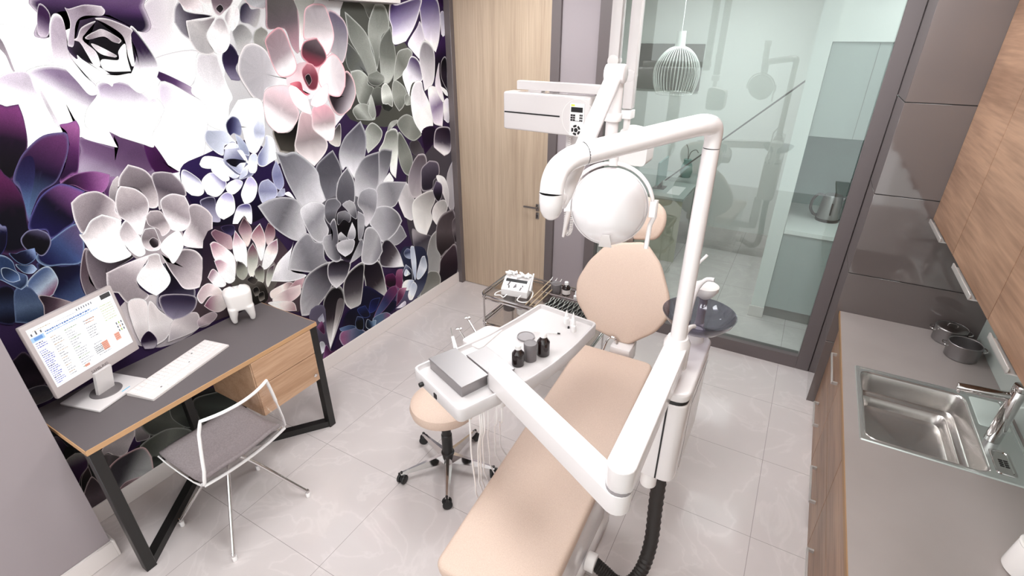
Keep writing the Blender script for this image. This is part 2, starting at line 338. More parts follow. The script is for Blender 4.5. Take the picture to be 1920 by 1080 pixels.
# mural print: every leaf of the picture as outline in wall millimetres (along, up) | base | tip | four colours | kind
MURAL = """
906,2332 1964,2391 1884,1964 1603,1504 1437,1541 1183,1697 995,1765 941,1828 891,1937 761,1932 | 1259,2007 | 1371,2358 | 244 240 244 255 255 255 255 255 255 255 255 255 | 1
1964,2391 2589,2425 2546,1754 1756,1470 1625,1585 1682,1901 | 2088,1950 | 2197,2404 | 200 198 200 216 214 216 176 174 176 216 214 216 | 1
2620,2382 3035,2400 3013,2117 3176,2092 3157,1594 2528,1675 2520,2019 | 2801,1916 | 2882,2381 | 85 85 79 95 96 90 85 85 79 90 90 86 | 1
3118,1324 3655,1270 3627,724 3552,138 3148,303 2982,840 | 3337,733 | 3390,1203 | 90 84 92 106 100 108 90 84 92 90 84 92 | 1
961,1055 1271,911 1224,748 1018,742 891,876 | 1085,963 | 1025,766 | 184 176 178 196 188 190 168 160 164 196 188 190 | 1
482,661 629,397 1070,400 1354,238 1262,-109 806,58 483,77 | 789,203 | 498,305 | 58 58 58 61 63 61 44 42 48 48 48 48 | 1
774,1968 1072,1938 1395,1759 1633,1498 1563,1470 1147,1582 907,1727 721,1823 | 1211,1856 | 1125,1587 | 228 222 230 255 255 255 255 255 255 255 255 255 | 1
1015,1822 1268,1784 1268,1605 1111,1588 954,1655 | 1139,1780 | 1083,1608 | 127 101 133 117 89 124 154 138 160 127 101 133 | 1
1413,2289 1487,2339 1580,2344 1550,2242 1585,2161 1610,2107 1570,2065 1415,2084 1365,2207 1416,2224 | 1391,2180 | 1596,2107 | 208 200 208 224 220 222 255 255 255 244 240 242 | 0
1410,2090 1612,2113 1571,1997 1525,1957 1478,1979 1399,2032 | 1414,2061 | 1564,1998 | 255 255 255 255 255 255 232 228 230 220 216 220 | 0
1400,2035 1482,1991 1537,1950 1539,1911 1453,1938 1392,2009 | 1397,2026 | 1530,1925 | 74 42 90 106 74 122 184 168 188 122 95 136 | 0
1398,1988 1527,1916 1583,1865 1577,1806 1502,1633 1434,1597 1360,1582 1323,1614 1288,1712 1291,1762 1359,1840 | 1341,1842 | 1508,1755 | 208 198 212 255 255 255 255 255 255 244 240 244 | 0
1014,1797 1134,1733 1144,1797 1246,1735 1258,1614 1177,1612 1122,1624 1074,1546 1064,1618 956,1660 999,1745 | 1112,1767 | 1015,1635 | 109 79 116 127 101 133 168 156 174 138 116 144 | 0
1246,1735 1286,1725 1327,1606 1359,1579 1255,1604 | 1268,1728 | 1327,1585 | 90 42 98 74 28 82 74 28 82 74 28 82 | 0
884,2188 894,2151 887,2062 925,2074 1021,2094 1036,2178 1001,2178 974,2211 887,2220 | 1022,2124 | 906,2183 | 216 204 214 255 255 255 255 255 255 251 250 251 | 0
874,2184 885,2170 888,2133 887,2072 889,2055 880,2072 879,2119 864,2157 | 879,2175 | 886,2057 | 138 128 136 168 158 166 176 166 174 168 158 166 | 0
925,2062 1028,2074 1137,2004 1112,1896 1014,1802 1019,1863 956,1850 944,1884 925,2010 | 1065,1999 | 951,1862 | 138 120 146 253 252 253 255 255 255 255 255 255 | 0
941,1994 947,1973 960,1860 951,1856 943,1895 937,1969 | 941,1994 | 958,1855 | 200 194 200 184 178 184 208 202 208 232 228 232 | 0
833,2046 920,2060 926,2000 929,1959 862,1956 806,1971 | 886,2023 | 862,1956 | 192 182 194 224 218 224 255 255 255 244 240 244 | 0
1019,1863 1061,1869 1114,1839 1135,1738 1102,1753 1018,1802 | 1077,1855 | 1132,1742 | 255 255 255 255 255 255 255 255 255 255 255 255 | 0
1129,1956 1147,2004 1243,2002 1312,1945 1334,1919 1359,1922 1378,1871 1334,1821 1292,1765 1283,1715 1240,1736 1161,1779 1108,1820 1050,1837 1072,1901 | 1215,1999 | 1188,1757 | 154 136 162 255 255 255 255 255 255 255 255 255 | 0
1042,2314 1030,2249 994,2192 1007,2177 1037,2182 1074,2250 1127,2270 1272,2259 1364,2205 1396,2195 1426,2224 1418,2294 1405,2336 | 1217,2248 | 1223,2327 | 42 21 64 95 66 112 116 90 128 194 180 196 | 0
1040,2291 1064,2259 1035,2187 1008,2180 1005,2202 | 1053,2240 | 1002,2183 | 74 42 88 141 124 148 200 188 200 216 208 216 | 0
1051,2221 1077,2257 1100,2246 1095,2187 1084,2142 1099,2101 1101,2049 1133,1994 1129,1961 1098,1964 1072,2020 1039,2079 1018,2080 1030,2153 | 1085,2172 | 1120,1968 | 176 164 176 232 228 230 255 255 255 255 255 255 | 0
1086,2147 1143,2232 1230,2258 1338,2213 1349,2159 1313,2060 1282,2016 1199,2033 1117,2096 1099,2101 | 1212,2140 | 1136,2212 | 20 10 26 31 18 40 74 58 82 58 42 68 | 0
1122,2282 1135,2278 1193,2294 1252,2291 1260,2274 1240,2256 1179,2254 1141,2227 1109,2152 1094,2145 1089,2157 1120,2222 1124,2261 | 1146,2241 | 1249,2284 | 168 156 168 141 127 140 184 174 182 224 218 222 | 0
1346,2218 1380,2164 1411,2072 1391,2015 1334,1960 1301,1950 1277,1965 1260,2001 1287,2033 1311,2066 1336,2115 1330,2170 | 1319,2115 | 1323,1961 | 63 37 82 240 236 240 255 255 255 255 255 255 | 0
1216,2245 1267,2243 1342,2207 1331,2181 1319,2115 1311,2066 1297,2063 1296,2105 1302,2159 1293,2191 1251,2225 | 1225,2243 | 1303,2066 | 141 130 136 180 170 176 240 236 238 238 234 236 | 0
1114,2167 1129,2177 1156,2212 1213,2235 1170,2197 1145,2167 1176,2125 1180,2088 1175,2067 1154,2073 1143,2115 1132,2157 | 1207,2232 | 1169,2072 | 106 90 104 189 178 184 220 214 218 232 228 230 | 0
1158,2177 1201,2199 1233,2205 1285,2168 1275,2152 1251,2160 1225,2179 1171,2169 | 1168,2177 | 1277,2160 | 138 126 132 196 188 192 143 132 138 224 218 220 | 0
1170,2151 1193,2145 1249,2107 1241,2099 1193,2114 | 1174,2148 | 1245,2101 | 184 176 180 228 222 224 168 158 164 232 228 230 | 0
1263,2122 1298,2149 1289,2094 1287,2042 1203,2046 1181,2066 1192,2093 1251,2088 | 1251,2096 | 1257,2046 | 224 216 224 255 255 255 255 255 255 255 255 255 | 0
1107,2111 1125,2090 1176,2061 1214,2029 1284,2033 1275,2014 1203,1997 1194,1986 1182,1998 1141,2018 1110,2059 | 1117,2096 | 1202,1994 | 232 228 232 255 255 255 255 255 255 255 255 255 | 0
1609,2099 1695,2101 1707,2061 1720,1956 1734,1890 1704,1849 1665,1732 1635,1736 1569,1779 1584,1852 1566,1891 1529,1935 1569,1997 | 1698,2091 | 1609,1751 | 191 186 190 224 222 224 255 255 255 255 255 255 | 0
1733,2090 1789,2140 1822,2077 1789,2026 1800,1971 1750,1975 1728,2029 | 1777,2119 | 1775,1973 | 42 26 72 63 47 88 138 130 152 106 98 120 | 0
1818,2200 1870,2233 1910,2215 1928,2174 1896,2138 1825,2087 1820,2139 | 1822,2195 | 1880,2127 | 138 136 138 170 168 168 184 182 182 220 220 220 | 0
1536,2236 1555,2291 1583,2318 1595,2287 1638,2275 1698,2271 1723,2262 1602,2242 1585,2200 1586,2167 1556,2191 | 1702,2267 | 1538,2218 | 32 18 46 90 82 98 150 146 154 224 220 224 | 0
1583,2336 1606,2292 1644,2275 1689,2281 1679,2340 | 1620,2338 | 1672,2280 | 184 172 176 220 210 212 232 224 226 248 240 240 | 0
1891,2310 1934,2332 1952,2302 2008,2304 1982,2242 1955,2215 1920,2231 1873,2245 | 1894,2301 | 1973,2231 | 58 48 80 138 132 144 180 176 176 216 216 216 | 0
1933,2352 1955,2313 2025,2305 2078,2327 2093,2359 | 2005,2355 | 2025,2305 | 160 160 164 176 176 180 168 164 168 232 200 204 | 0
1682,2340 1703,2290 1724,2267 1736,2287 1740,2343 | 1712,2342 | 1726,2272 | 208 200 202 240 234 234 244 240 240 255 248 248 | 0
1591,2232 1608,2244 1674,2247 1740,2260 1714,2229 1674,2181 1685,2127 1696,2106 1659,2095 1612,2109 1588,2157 | 1732,2253 | 1597,2133 | 141 132 136 184 180 180 174 170 172 248 244 244 | 0
1793,2264 1843,2314 1873,2315 1878,2275 1857,2230 1818,2200 1800,2225 | 1798,2259 | 1853,2240 | 176 168 172 248 244 244 228 224 226 255 255 255 | 0
1679,2185 1725,2229 1750,2256 1784,2254 1795,2205 1795,2160 1764,2115 1719,2093 1693,2117 | 1767,2254 | 1720,2096 | 168 160 164 244 240 240 212 208 210 255 255 255 | 0
1740,2343 1743,2291 1765,2268 1800,2288 1844,2319 1852,2348 | 1768,2278 | 1786,2345 | 184 168 174 138 122 130 122 106 114 240 232 234 | 0
1756,2297 1784,2317 1797,2298 1773,2278 | 1782,2307 | 1773,2278 | 42 32 40 58 48 56 74 58 68 232 224 226 | 0
2605,2304 2647,2280 2766,2187 2806,2067 2827,1942 2740,1934 2681,2058 2614,2162 | 2766,1960 | 2620,2286 | 143 145 139 138 140 134 106 108 102 180 182 176 | 0
2582,2144 2681,2058 2740,1934 2704,1963 2594,1963 2559,2030 | 2723,1955 | 2585,2112 | 117 118 118 106 108 102 85 86 86 138 140 134 | 0
2739,2363 2774,2339 2822,2271 2905,2395 2743,2387 | 2807,2303 | 2780,2377 | 85 85 79 128 130 124 154 156 150 160 162 156 | 0
2810,2264 2878,2355 2972,2346 2996,2227 2909,2166 2868,2052 2832,1970 2810,2087 2784,2174 | 2834,1984 | 2918,2344 | 112 114 108 154 156 150 112 114 108 180 182 176 | 0
2866,2010 2876,2099 2920,2166 3007,2227 3026,2131 3033,2025 2979,1904 2903,1866 2866,1912 | 2906,1880 | 2992,2200 | 176 178 172 120 122 116 98 100 95 160 162 156 | 0
2991,1904 3032,2017 3076,2073 3175,2089 3219,2047 3116,1933 2999,1881 | 3001,1896 | 3186,2077 | 164 166 160 122 124 118 143 145 139 200 202 196 | 0
2585,1964 2665,1969 2729,1928 2730,1879 2778,1847 2723,1781 2684,1742 2627,1769 2609,1834 | 2767,1848 | 2603,1956 | 106 108 102 164 166 159 138 140 134 200 202 196 | 0
2740,1934 2830,1956 2889,1917 2883,1882 2813,1859 2742,1885 | 2803,1866 | 2818,1950 | 90 92 87 138 140 134 122 124 118 160 162 156 | 0
2626,1763 2716,1739 2754,1646 2587,1668 2558,1728 | 2684,1742 | 2607,1665 | 138 140 134 168 170 164 106 108 102 184 186 180 | 0
2778,1847 2854,1841 2846,1724 2766,1718 2747,1793 | 2819,1829 | 2799,1715 | 106 108 102 90 92 87 44 42 44 122 124 118 | 0
2768,1726 2835,1726 2803,1670 2767,1659 | 2789,1723 | 2779,1665 | 58 32 64 58 32 64 58 32 64 58 32 64 | 0
2854,1841 2904,1870 2952,1811 2949,1713 2905,1733 2849,1746 | 2902,1859 | 2915,1724 | 168 170 164 200 202 196 138 140 134 238 238 234 | 0
2848,1739 2947,1706 2908,1680 2853,1701 | 2858,1730 | 2909,1687 | 44 46 43 58 60 56 58 60 56 90 92 88 | 0
2962,1832 2999,1885 3089,1837 3117,1773 3069,1700 3015,1671 2965,1742 | 2998,1874 | 3028,1673 | 138 140 134 151 153 146 109 111 106 196 198 192 | 0
2700,1711 2739,1808 2763,1762 2770,1674 2732,1649 | 2736,1794 | 2743,1647 | 176 178 172 154 156 150 138 140 134 200 202 196 | 0
3091,1768 3144,1778 3172,1705 3095,1705 | 3103,1759 | 3159,1706 | 138 140 134 168 170 164 138 140 134 200 202 196 | 0
2649,1583 2725,1628 2811,1559 2771,1488 2649,1432 2634,1502 | 2762,1604 | 2649,1432 | 122 124 118 168 170 164 180 182 176 216 218 212 | 0
2813,1481 2868,1551 2972,1535 2953,1366 2904,1197 2852,1261 2860,1363 2759,1422 | 2896,1537 | 2890,1211 | 122 124 118 208 210 204 232 234 228 238 238 234 | 0
3099,1423 3201,1427 3288,1281 3136,1331 | 3149,1425 | 3219,1305 | 74 68 74 90 84 88 106 100 106 90 84 88 | 0
2985,1523 3067,1428 3116,1303 3088,1166 3003,1218 2958,1344 | 2998,1501 | 3081,1179 | 106 108 102 143 145 139 122 124 118 192 194 188 | 0
2981,1594 3097,1638 3218,1561 3248,1462 3151,1435 3044,1494 | 2996,1592 | 3222,1456 | 122 124 118 144 146 140 128 130 124 184 186 180 | 0
2868,1551 2907,1604 2984,1613 2981,1594 2915,1563 | 2883,1549 | 2952,1607 | 138 140 134 176 178 172 154 156 150 208 210 204 | 0
3557,2423 3642,2427 3635,2367 3579,2373 | 3599,2425 | 3593,2373 | 58 28 80 58 28 80 74 44 96 58 28 80 | 0
3587,2314 3638,2322 3629,2161 3587,2177 | 3601,2314 | 3600,2169 | 168 164 180 196 192 204 216 212 220 224 220 228 | 0
3501,2046 3599,2153 3655,2121 3628,1691 3467,1872 | 3592,1946 | 3565,2107 | 32 12 48 44 18 64 74 47 96 58 32 80 | 0
3357,2414 3543,2423 3585,2299 3555,2146 3502,2054 3437,2094 3376,2148 3350,2258 | 3447,2404 | 3490,2077 | 90 74 128 180 172 194 232 228 234 244 240 244 | 0
3180,2121 3294,2221 3337,2258 3375,2140 3340,2073 3292,2014 3222,2069 | 3322,2243 | 3281,2030 | 176 168 184 214 208 216 228 224 228 238 234 238 | 0
3030,2367 3097,2363 3357,2414 3334,2329 3256,2221 3157,2136 3025,2120 3023,2220 3005,2281 | 3074,2362 | 3158,2143 | 70 48 104 162 152 180 232 228 234 240 236 240 | 0
3087,1905 3145,1968 3205,2033 3289,1992 3313,1867 3192,1852 3141,1763 | 3240,2009 | 3124,1819 | 90 74 112 212 208 216 228 224 230 255 255 255 | 0
3296,1992 3314,2082 3374,2133 3475,2070 3473,1920 3433,1826 3330,1786 3315,1882 | 3398,2110 | 3360,1799 | 138 134 140 188 184 188 216 212 216 244 244 244 | 0
3159,1753 3218,1850 3298,1852 3317,1787 3386,1665 3395,1493 3250,1480 3170,1592 | 3257,1847 | 3293,1491 | 200 196 200 228 224 228 255 255 255 255 255 255 | 0
3372,1790 3473,1798 3538,1717 3561,1646 3530,1492 3428,1524 3405,1578 | 3429,1793 | 3502,1513 | 236 232 236 143 127 158 220 212 222 240 236 240 | 0
3566,1980 3635,2001 3627,1760 3554,1866 | 3595,1978 | 3592,1797 | 28 20 32 60 48 64 44 32 48 200 196 200 | 0
3471,1839 3536,1973 3532,1868 3574,1696 3550,1682 3484,1764 | 3526,1949 | 3558,1689 | 184 176 184 216 208 216 228 222 228 240 236 240 | 0
3532,1802 3619,1761 3630,1717 3586,1738 | 3546,1792 | 3616,1727 | 216 212 216 238 234 238 228 224 228 255 255 255 | 0
3564,1672 3635,1690 3626,1514 3558,1541 | 3595,1677 | 3581,1538 | 216 212 220 232 228 232 200 196 204 255 255 255 | 0
3261,1492 3424,1501 3412,1393 3273,1306 | 3331,1482 | 3310,1310 | 42 15 58 42 15 58 58 28 72 42 15 58 | 0
3399,1361 3440,1477 3574,1480 3640,1436 3625,1275 3531,1246 3423,1323 | 3552,1449 | 3493,1264 | 58 42 64 90 80 96 244 240 244 224 216 224 | 0
2052,2357 2037,2284 2028,2210 2135,2211 2166,2121 2207,2097 2245,2278 2231,2365 | 2166,2121 | 2129,2360 | 176 143 152 117 105 111 102 96 95 200 164 172 | 0
2239,2365 2249,2278 2210,2097 2260,2160 2276,2245 2303,2313 2366,2343 2372,2371 | 2230,2131 | 2300,2368 | 236 224 224 180 178 174 141 141 136 184 182 178 | 0
1943,2195 1990,2221 2024,2194 1993,2152 2000,2098 1928,2137 | 1981,2104 | 1989,2216 | 154 152 150 164 162 158 138 136 132 220 220 216 | 0
2473,2309 2523,2302 2586,2255 2603,2181 2568,2075 2520,2019 2465,2065 2429,2103 2478,2170 2477,2248 | 2474,2065 | 2548,2290 | 168 162 166 141 135 143 109 100 120 224 200 204 | 0
2276,2245 2303,2313 2365,2340 2438,2337 2464,2300 2488,2206 2474,2139 2406,2067 2349,2159 2260,2160 | 2354,2105 | 2381,2338 | 224 214 216 180 172 174 160 152 156 236 184 192 | 0
1802,2025 1822,2077 1867,2128 1923,2140 1977,2115 2001,2076 2048,1972 2118,1949 2176,1933 2093,1910 1947,1916 1902,1851 1854,1878 1827,1926 1803,1982 | 2152,1932 | 1829,2055 | 255 255 255 188 184 188 174 170 174 251 244 244 | 0
1930,1690 2019,1667 2080,1693 2147,1773 2086,1648 2056,1575 2037,1545 1949,1571 | 2039,1686 | 1993,1560 | 26 16 22 63 58 52 85 80 74 176 168 160 | 0
1912,1861 1954,1915 2079,1917 2100,1843 2129,1765 2082,1700 2020,1671 1960,1677 1924,1710 1901,1761 | 2091,1904 | 1949,1690 | 224 196 202 188 172 176 255 255 255 244 216 220 | 0
2318,1570 2388,1636 2435,1657 2410,1534 2365,1527 | 2388,1636 | 2365,1527 | 90 82 84 168 162 158 200 194 190 232 228 224 | 0
2373,1842 2461,1820 2537,1966 2596,1923 2603,1827 2542,1744 2458,1712 2399,1746 | 2445,1835 | 2554,1756 | 58 44 52 135 126 132 188 180 184 240 200 204 | 0
2224,1764 2270,1797 2347,1789 2398,1730 2383,1637 2346,1569 2268,1589 2216,1634 | 2301,1781 | 2302,1580 | 216 168 178 176 160 162 255 255 255 240 216 220 | 0
2146,1767 2215,1746 2214,1661 2300,1573 2277,1508 2173,1441 2096,1514 2056,1575 2086,1648 | 2176,1757 | 2174,1444 | 196 168 172 154 142 144 224 216 216 244 234 234 | 0
2371,1925 2328,1866 2244,1834 2155,1843 2094,1886 2082,1946 2122,2002 2199,2035 2288,2031 2355,1989 | 2221,1936 | 2244,2037 | 232 204 208 216 188 194 200 176 180 200 176 180 | 1
1996,2152 2029,2184 2093,2216 2131,2194 2156,2110 2172,2017 2123,1973 2048,1972 2013,2036 2001,2103 | 2154,1971 | 2052,2194 | 255 255 255 172 156 162 154 133 140 244 180 188 | 0
2326,1985 2400,2049 2458,2072 2505,2039 2537,1966 2520,1882 2462,1827 2375,1848 2318,1910 | 2327,1954 | 2509,1922 | 248 232 236 216 208 210 196 186 190 244 180 188 | 0
2089,1910 2172,1915 2207,1857 2218,1793 2216,1748 2154,1769 2103,1824 | 2179,1909 | 2177,1760 | 255 255 255 255 255 255 255 255 255 255 228 232 | 0
2238,1829 2295,1874 2380,1906 2350,1805 2266,1781 2227,1798 | 2352,1895 | 2251,1790 | 255 255 255 255 255 255 244 228 230 251 212 220 | 0
2221,2091 2256,2143 2350,2162 2395,2098 2397,2043 2315,2004 2235,2050 | 2301,2017 | 2348,2153 | 160 74 92 88 67 75 117 102 108 240 164 176 | 0
2104,1927 2176,1933 2191,1877 2233,1861 2199,1858 2146,1905 | 2111,1923 | 2217,1862 | 224 136 148 192 88 104 216 122 136 216 122 136 | 0
2202,1992 2247,2031 2293,2017 2317,1954 2289,1887 2239,1885 2208,1931 | 2254,1952 | 2246,2025 | 138 68 82 168 104 116 184 122 132 248 188 196 | 0
2217,1955 2250,1971 2262,1933 2235,1907 | 2239,1959 | 2236,1910 | 42 32 36 58 48 52 74 58 64 216 192 196 | 0
1373,1593 1498,1634 1759,1669 1902,1532 1833,1405 1751,1227 1454,1266 1367,1459 | 1619,1517 | 1548,1256 | 58 40 96 36 18 74 26 15 48 42 24 80 | 1
1664,1752 1700,1814 1761,1874 1891,1861 1886,1733 1862,1664 1802,1595 1757,1609 1746,1671 1738,1742 | 1770,1607 | 1822,1857 | 216 220 234 238 240 248 255 255 255 255 255 255 | 0
1813,1719 1850,1755 1880,1734 1872,1675 1829,1621 1811,1660 | 1819,1635 | 1855,1749 | 232 234 242 176 180 200 200 204 218 232 236 244 | 0
1661,1764 1702,1797 1736,1782 1745,1741 1727,1697 1692,1714 1665,1707 | 1677,1750 | 1735,1731 | 47 40 88 95 96 136 138 142 172 184 188 208 | 0
1548,1747 1577,1745 1647,1732 1674,1694 1691,1662 1627,1662 1602,1614 1552,1658 1531,1706 | 1626,1656 | 1564,1739 | 200 204 216 184 188 203 164 168 184 244 244 250 | 0
1804,1576 1860,1628 1879,1674 1922,1642 1918,1536 1878,1524 1823,1510 1792,1529 | 1814,1562 | 1912,1543 | 138 142 176 208 212 226 255 255 255 255 255 255 | 0
1470,1595 1508,1627 1597,1598 1595,1569 1525,1561 1481,1575 | 1586,1583 | 1482,1598 | 200 200 220 250 250 255 255 255 255 255 255 255 | 0
1363,1551 1387,1584 1440,1533 1454,1501 1453,1455 1425,1441 1388,1454 1361,1495 | 1450,1548 | 1381,1467 | 63 47 112 240 240 250 255 255 255 255 255 255 | 0
1454,1501 1487,1534 1530,1536 1583,1477 1551,1430 1508,1414 1467,1440 | 1568,1492 | 1478,1437 | 128 120 168 250 250 255 255 255 255 255 255 255 | 0
1419,1399 1443,1422 1496,1414 1495,1366 1497,1284 1455,1291 | 1483,1412 | 1462,1295 | 58 52 80 138 134 156 168 164 184 184 180 200 | 0
1489,1355 1516,1397 1561,1422 1596,1407 1601,1355 1581,1304 1517,1285 1492,1311 | 1577,1411 | 1518,1291 | 160 152 196 255 255 255 255 255 255 255 255 255 | 0
1559,1246 1596,1312 1630,1335 1683,1326 1686,1273 1667,1213 1645,1239 1633,1269 1574,1229 | 1649,1329 | 1615,1229 | 90 80 144 255 255 255 255 255 255 232 228 244 | 0
1655,1404 1722,1476 1757,1423 1735,1364 1699,1335 1657,1334 1650,1361 | 1724,1456 | 1665,1338 | 184 176 212 255 255 255 255 255 255 255 255 255 | 0
1598,1580 1623,1645 1668,1672 1701,1649 1738,1589 1796,1572 1753,1487 1707,1473 1641,1476 1601,1521 | 1678,1564 | 1635,1643 | 122 124 152 154 156 180 200 202 216 184 186 206 | 0
1522,1550 1538,1587 1594,1587 1602,1526 1604,1484 1571,1483 1547,1509 | 1595,1569 | 1556,1495 | 216 216 234 255 255 255 255 255 255 255 255 255 | 0
1573,1443 1593,1468 1641,1476 1675,1455 1653,1423 1608,1403 1579,1417 | 1652,1467 | 1591,1414 | 200 196 220 255 255 255 255 255 255 255 255 255 | 0
1617,1646 1654,1669 1691,1662 1697,1638 1647,1641 | 1685,1640 | 1647,1664 | 200 204 220 255 255 255 255 255 255 255 255 255 | 0
1697,1708 1724,1686 1750,1635 1751,1586 1706,1619 | 1741,1600 | 1702,1701 | 154 160 184 168 174 196 184 190 208 240 244 250 | 0
1687,1625 1718,1616 1735,1553 1722,1555 | 1730,1560 | 1693,1621 | 216 220 234 255 255 255 255 255 255 255 255 255 | 0
1735,1553 1765,1590 1797,1578 1779,1507 1759,1486 1728,1499 | 1777,1581 | 1748,1495 | 200 204 220 220 224 236 244 246 250 255 255 255 | 0
1612,1583 1651,1587 1724,1561 1695,1555 1653,1545 | 1642,1577 | 1690,1562 | 21 18 42 21 18 42 42 40 72 58 56 88 | 0
1601,1568 1644,1511 1666,1494 1643,1484 1608,1501 1598,1533 | 1645,1493 | 1606,1561 | 200 204 220 232 236 244 232 236 244 255 255 255 | 0
1615,1571 1652,1543 1689,1556 1721,1550 1683,1509 1662,1507 | 1664,1513 | 1714,1548 | 168 172 196 204 208 222 216 220 232 250 250 254 | 0
1661,1477 1692,1519 1732,1541 1717,1495 1696,1481 | 1669,1481 | 1724,1537 | 184 188 208 200 204 218 220 224 234 255 255 255 | 0
1761,1397 1787,1429 1833,1434 1872,1382 1867,1330 1806,1299 1764,1311 1755,1359 | 1794,1309 | 1823,1427 | 192 194 212 143 145 176 160 162 188 220 220 236 | 0
1866,1463 1908,1525 1926,1476 1932,1388 1897,1356 1867,1390 | 1898,1363 | 1905,1512 | 160 162 192 132 134 170 154 156 186 204 204 222 | 0
1866,1324 1897,1356 1928,1355 1919,1317 | 1874,1328 | 1919,1351 | 160 162 184 180 182 200 160 162 184 224 224 236 | 0
1920,1323 1954,1328 1983,1279 1961,1292 | 1928,1321 | 1975,1281 | 232 232 240 255 255 255 216 216 228 255 255 255 | 0
784,1932 820,1943 855,1947 852,1889 830,1797 788,1746 745,1685 700,1701 | 736,1709 | 842,1946 | 22 10 30 44 20 54 141 76 132 85 48 90 | 0
958,1856 988,1860 1018,1867 1021,1838 1003,1785 960,1671 931,1660 885,1641 925,1702 956,1764 973,1823 | 923,1668 | 1011,1862 | 58 26 72 109 58 112 164 104 154 133 80 138 | 0
735,1518 753,1633 745,1680 783,1742 823,1783 892,1825 963,1827 970,1813 956,1764 920,1703 872,1644 809,1614 760,1552 | 742,1534 | 961,1822 | 95 118 154 34 18 64 116 66 114 95 85 128 | 0
758,1660 753,1683 798,1750 831,1754 818,1691 761,1580 742,1545 | 745,1562 | 806,1759 | 95 118 154 61 63 112 42 28 80 106 112 152 | 2
706,1715 727,1705 741,1675 748,1607 734,1530 699,1411 608,1444 | 661,1448 | 733,1699 | 16 12 42 26 14 44 109 48 96 63 37 72 | 0
1025,1565 1064,1618 1090,1612 1039,1542 | 1035,1563 | 1078,1609 | 95 60 104 133 96 136 154 122 160 138 104 144 | 0
881,1631 940,1658 1012,1657 1068,1630 1049,1590 1013,1562 965,1580 926,1617 | 899,1626 | 1059,1619 | 42 16 48 109 58 112 164 110 160 154 106 154 | 0
731,1502 756,1541 804,1598 862,1629 899,1626 955,1582 903,1548 883,1473 839,1449 782,1425 776,1464 730,1478 | 744,1480 | 941,1586 | 42 37 96 26 16 56 139 90 144 84 80 138 | 0
700,1337 773,1303 840,1281 814,1217 809,1164 815,1128 768,1116 713,1175 | 723,1317 | 800,1135 | 18 12 48 36 34 76 90 106 146 58 60 100 | 0
710,1368 777,1418 879,1459 887,1421 878,1357 843,1291 775,1307 725,1322 | 722,1358 | 887,1421 | 36 36 90 74 90 136 106 92 128 122 144 176 | 0
643,1269 699,1312 734,1313 745,1267 739,1233 708,1193 678,1186 655,1207 | 651,1271 | 698,1187 | 90 108 148 168 180 196 138 76 106 184 196 208 | 0
552,1284 599,1268 557,1134 507,1160 | 574,1269 | 531,1148 | 26 22 48 60 70 100 26 22 48 42 40 72 | 0
558,1133 599,1258 643,1259 659,1210 663,1166 651,1085 | 632,1249 | 592,1116 | 74 88 122 100 116 143 52 64 92 93 108 138 | 0
640,1529 654,1521 663,1508 635,1439 599,1414 | 641,1483 | 654,1521 | 20 16 58 28 26 80 138 138 168 52 52 106 | 0
685,1431 691,1457 720,1478 752,1475 776,1448 774,1409 747,1374 725,1367 711,1392 693,1403 | 714,1420 | 754,1470 | 14 8 32 20 12 36 90 84 112 138 136 168 | 0
635,1410 654,1403 673,1406 716,1405 706,1364 670,1348 648,1367 | 664,1380 | 713,1396 | 20 20 58 42 48 88 138 154 192 106 128 168 | 0
639,1361 666,1345 687,1342 695,1318 674,1307 650,1322 | 643,1354 | 690,1320 | 44 60 96 68 86 122 160 176 204 180 200 220 | 0
596,1406 617,1408 634,1377 633,1334 655,1305 643,1269 620,1256 600,1283 578,1317 567,1327 | 602,1346 | 621,1259 | 58 76 116 90 108 148 44 56 88 156 176 204 | 0
593,1360 613,1356 633,1324 630,1295 605,1296 587,1323 | 602,1346 | 627,1296 | 44 58 90 74 92 132 106 128 168 200 216 232 | 0
663,1209 713,1175 769,1121 725,1114 651,1096 662,1161 | 666,1186 | 753,1123 | 63 47 58 106 85 96 184 168 168 212 196 196 | 0
874,1343 892,1310 860,1252 847,1186 878,1116 813,1123 815,1194 829,1254 | 872,1312 | 822,1124 | 90 72 80 106 90 98 133 122 128 212 200 204 | 0
458,1096 486,986 541,996 559,866 547,819 487,832 486,748 412,969 | 505,937 | 465,825 | 42 28 44 74 58 72 58 44 60 90 74 88 | 0
486,827 550,817 556,749 486,748 | 517,817 | 512,747 | 85 80 90 111 106 112 122 117 122 160 154 160 | 0
881,1337 926,1293 1008,1298 1052,1246 918,1200 901,1129 858,1155 856,1246 | 1019,1259 | 859,1190 | 42 32 40 90 80 88 133 122 128 160 150 154 | 0
1165,1197 1183,1121 1210,1023 1263,975 1232,897 1198,881 1074,941 1093,1027 1152,1064 | 1169,1119 | 1147,906 | 20 10 28 48 36 64 106 100 120 168 162 172 | 0
1264,1205 1397,1178 1400,1075 1345,1023 1349,1063 1326,1168 | 1288,1189 | 1366,1039 | 34 20 46 58 44 68 90 76 96 160 152 164 | 0
1071,1602 1098,1615 1077,1550 1049,1506 1036,1529 1045,1564 | 1057,1523 | 1077,1601 | 138 130 134 170 162 164 184 176 178 224 218 220 | 0
1287,1258 1237,1187 1157,1162 1082,1191 1038,1261 1040,1342 1085,1408 1158,1436 1234,1414 1284,1347 | 1158,1302 | 1197,1431 | 168 158 162 138 128 132 106 96 102 138 128 132 | 1
1083,1568 1104,1614 1152,1657 1216,1614 1240,1529 1218,1446 1178,1450 1180,1497 1137,1554 1090,1572 | 1195,1445 | 1149,1648 | 196 186 188 117 107 112 144 134 139 244 236 238 | 0
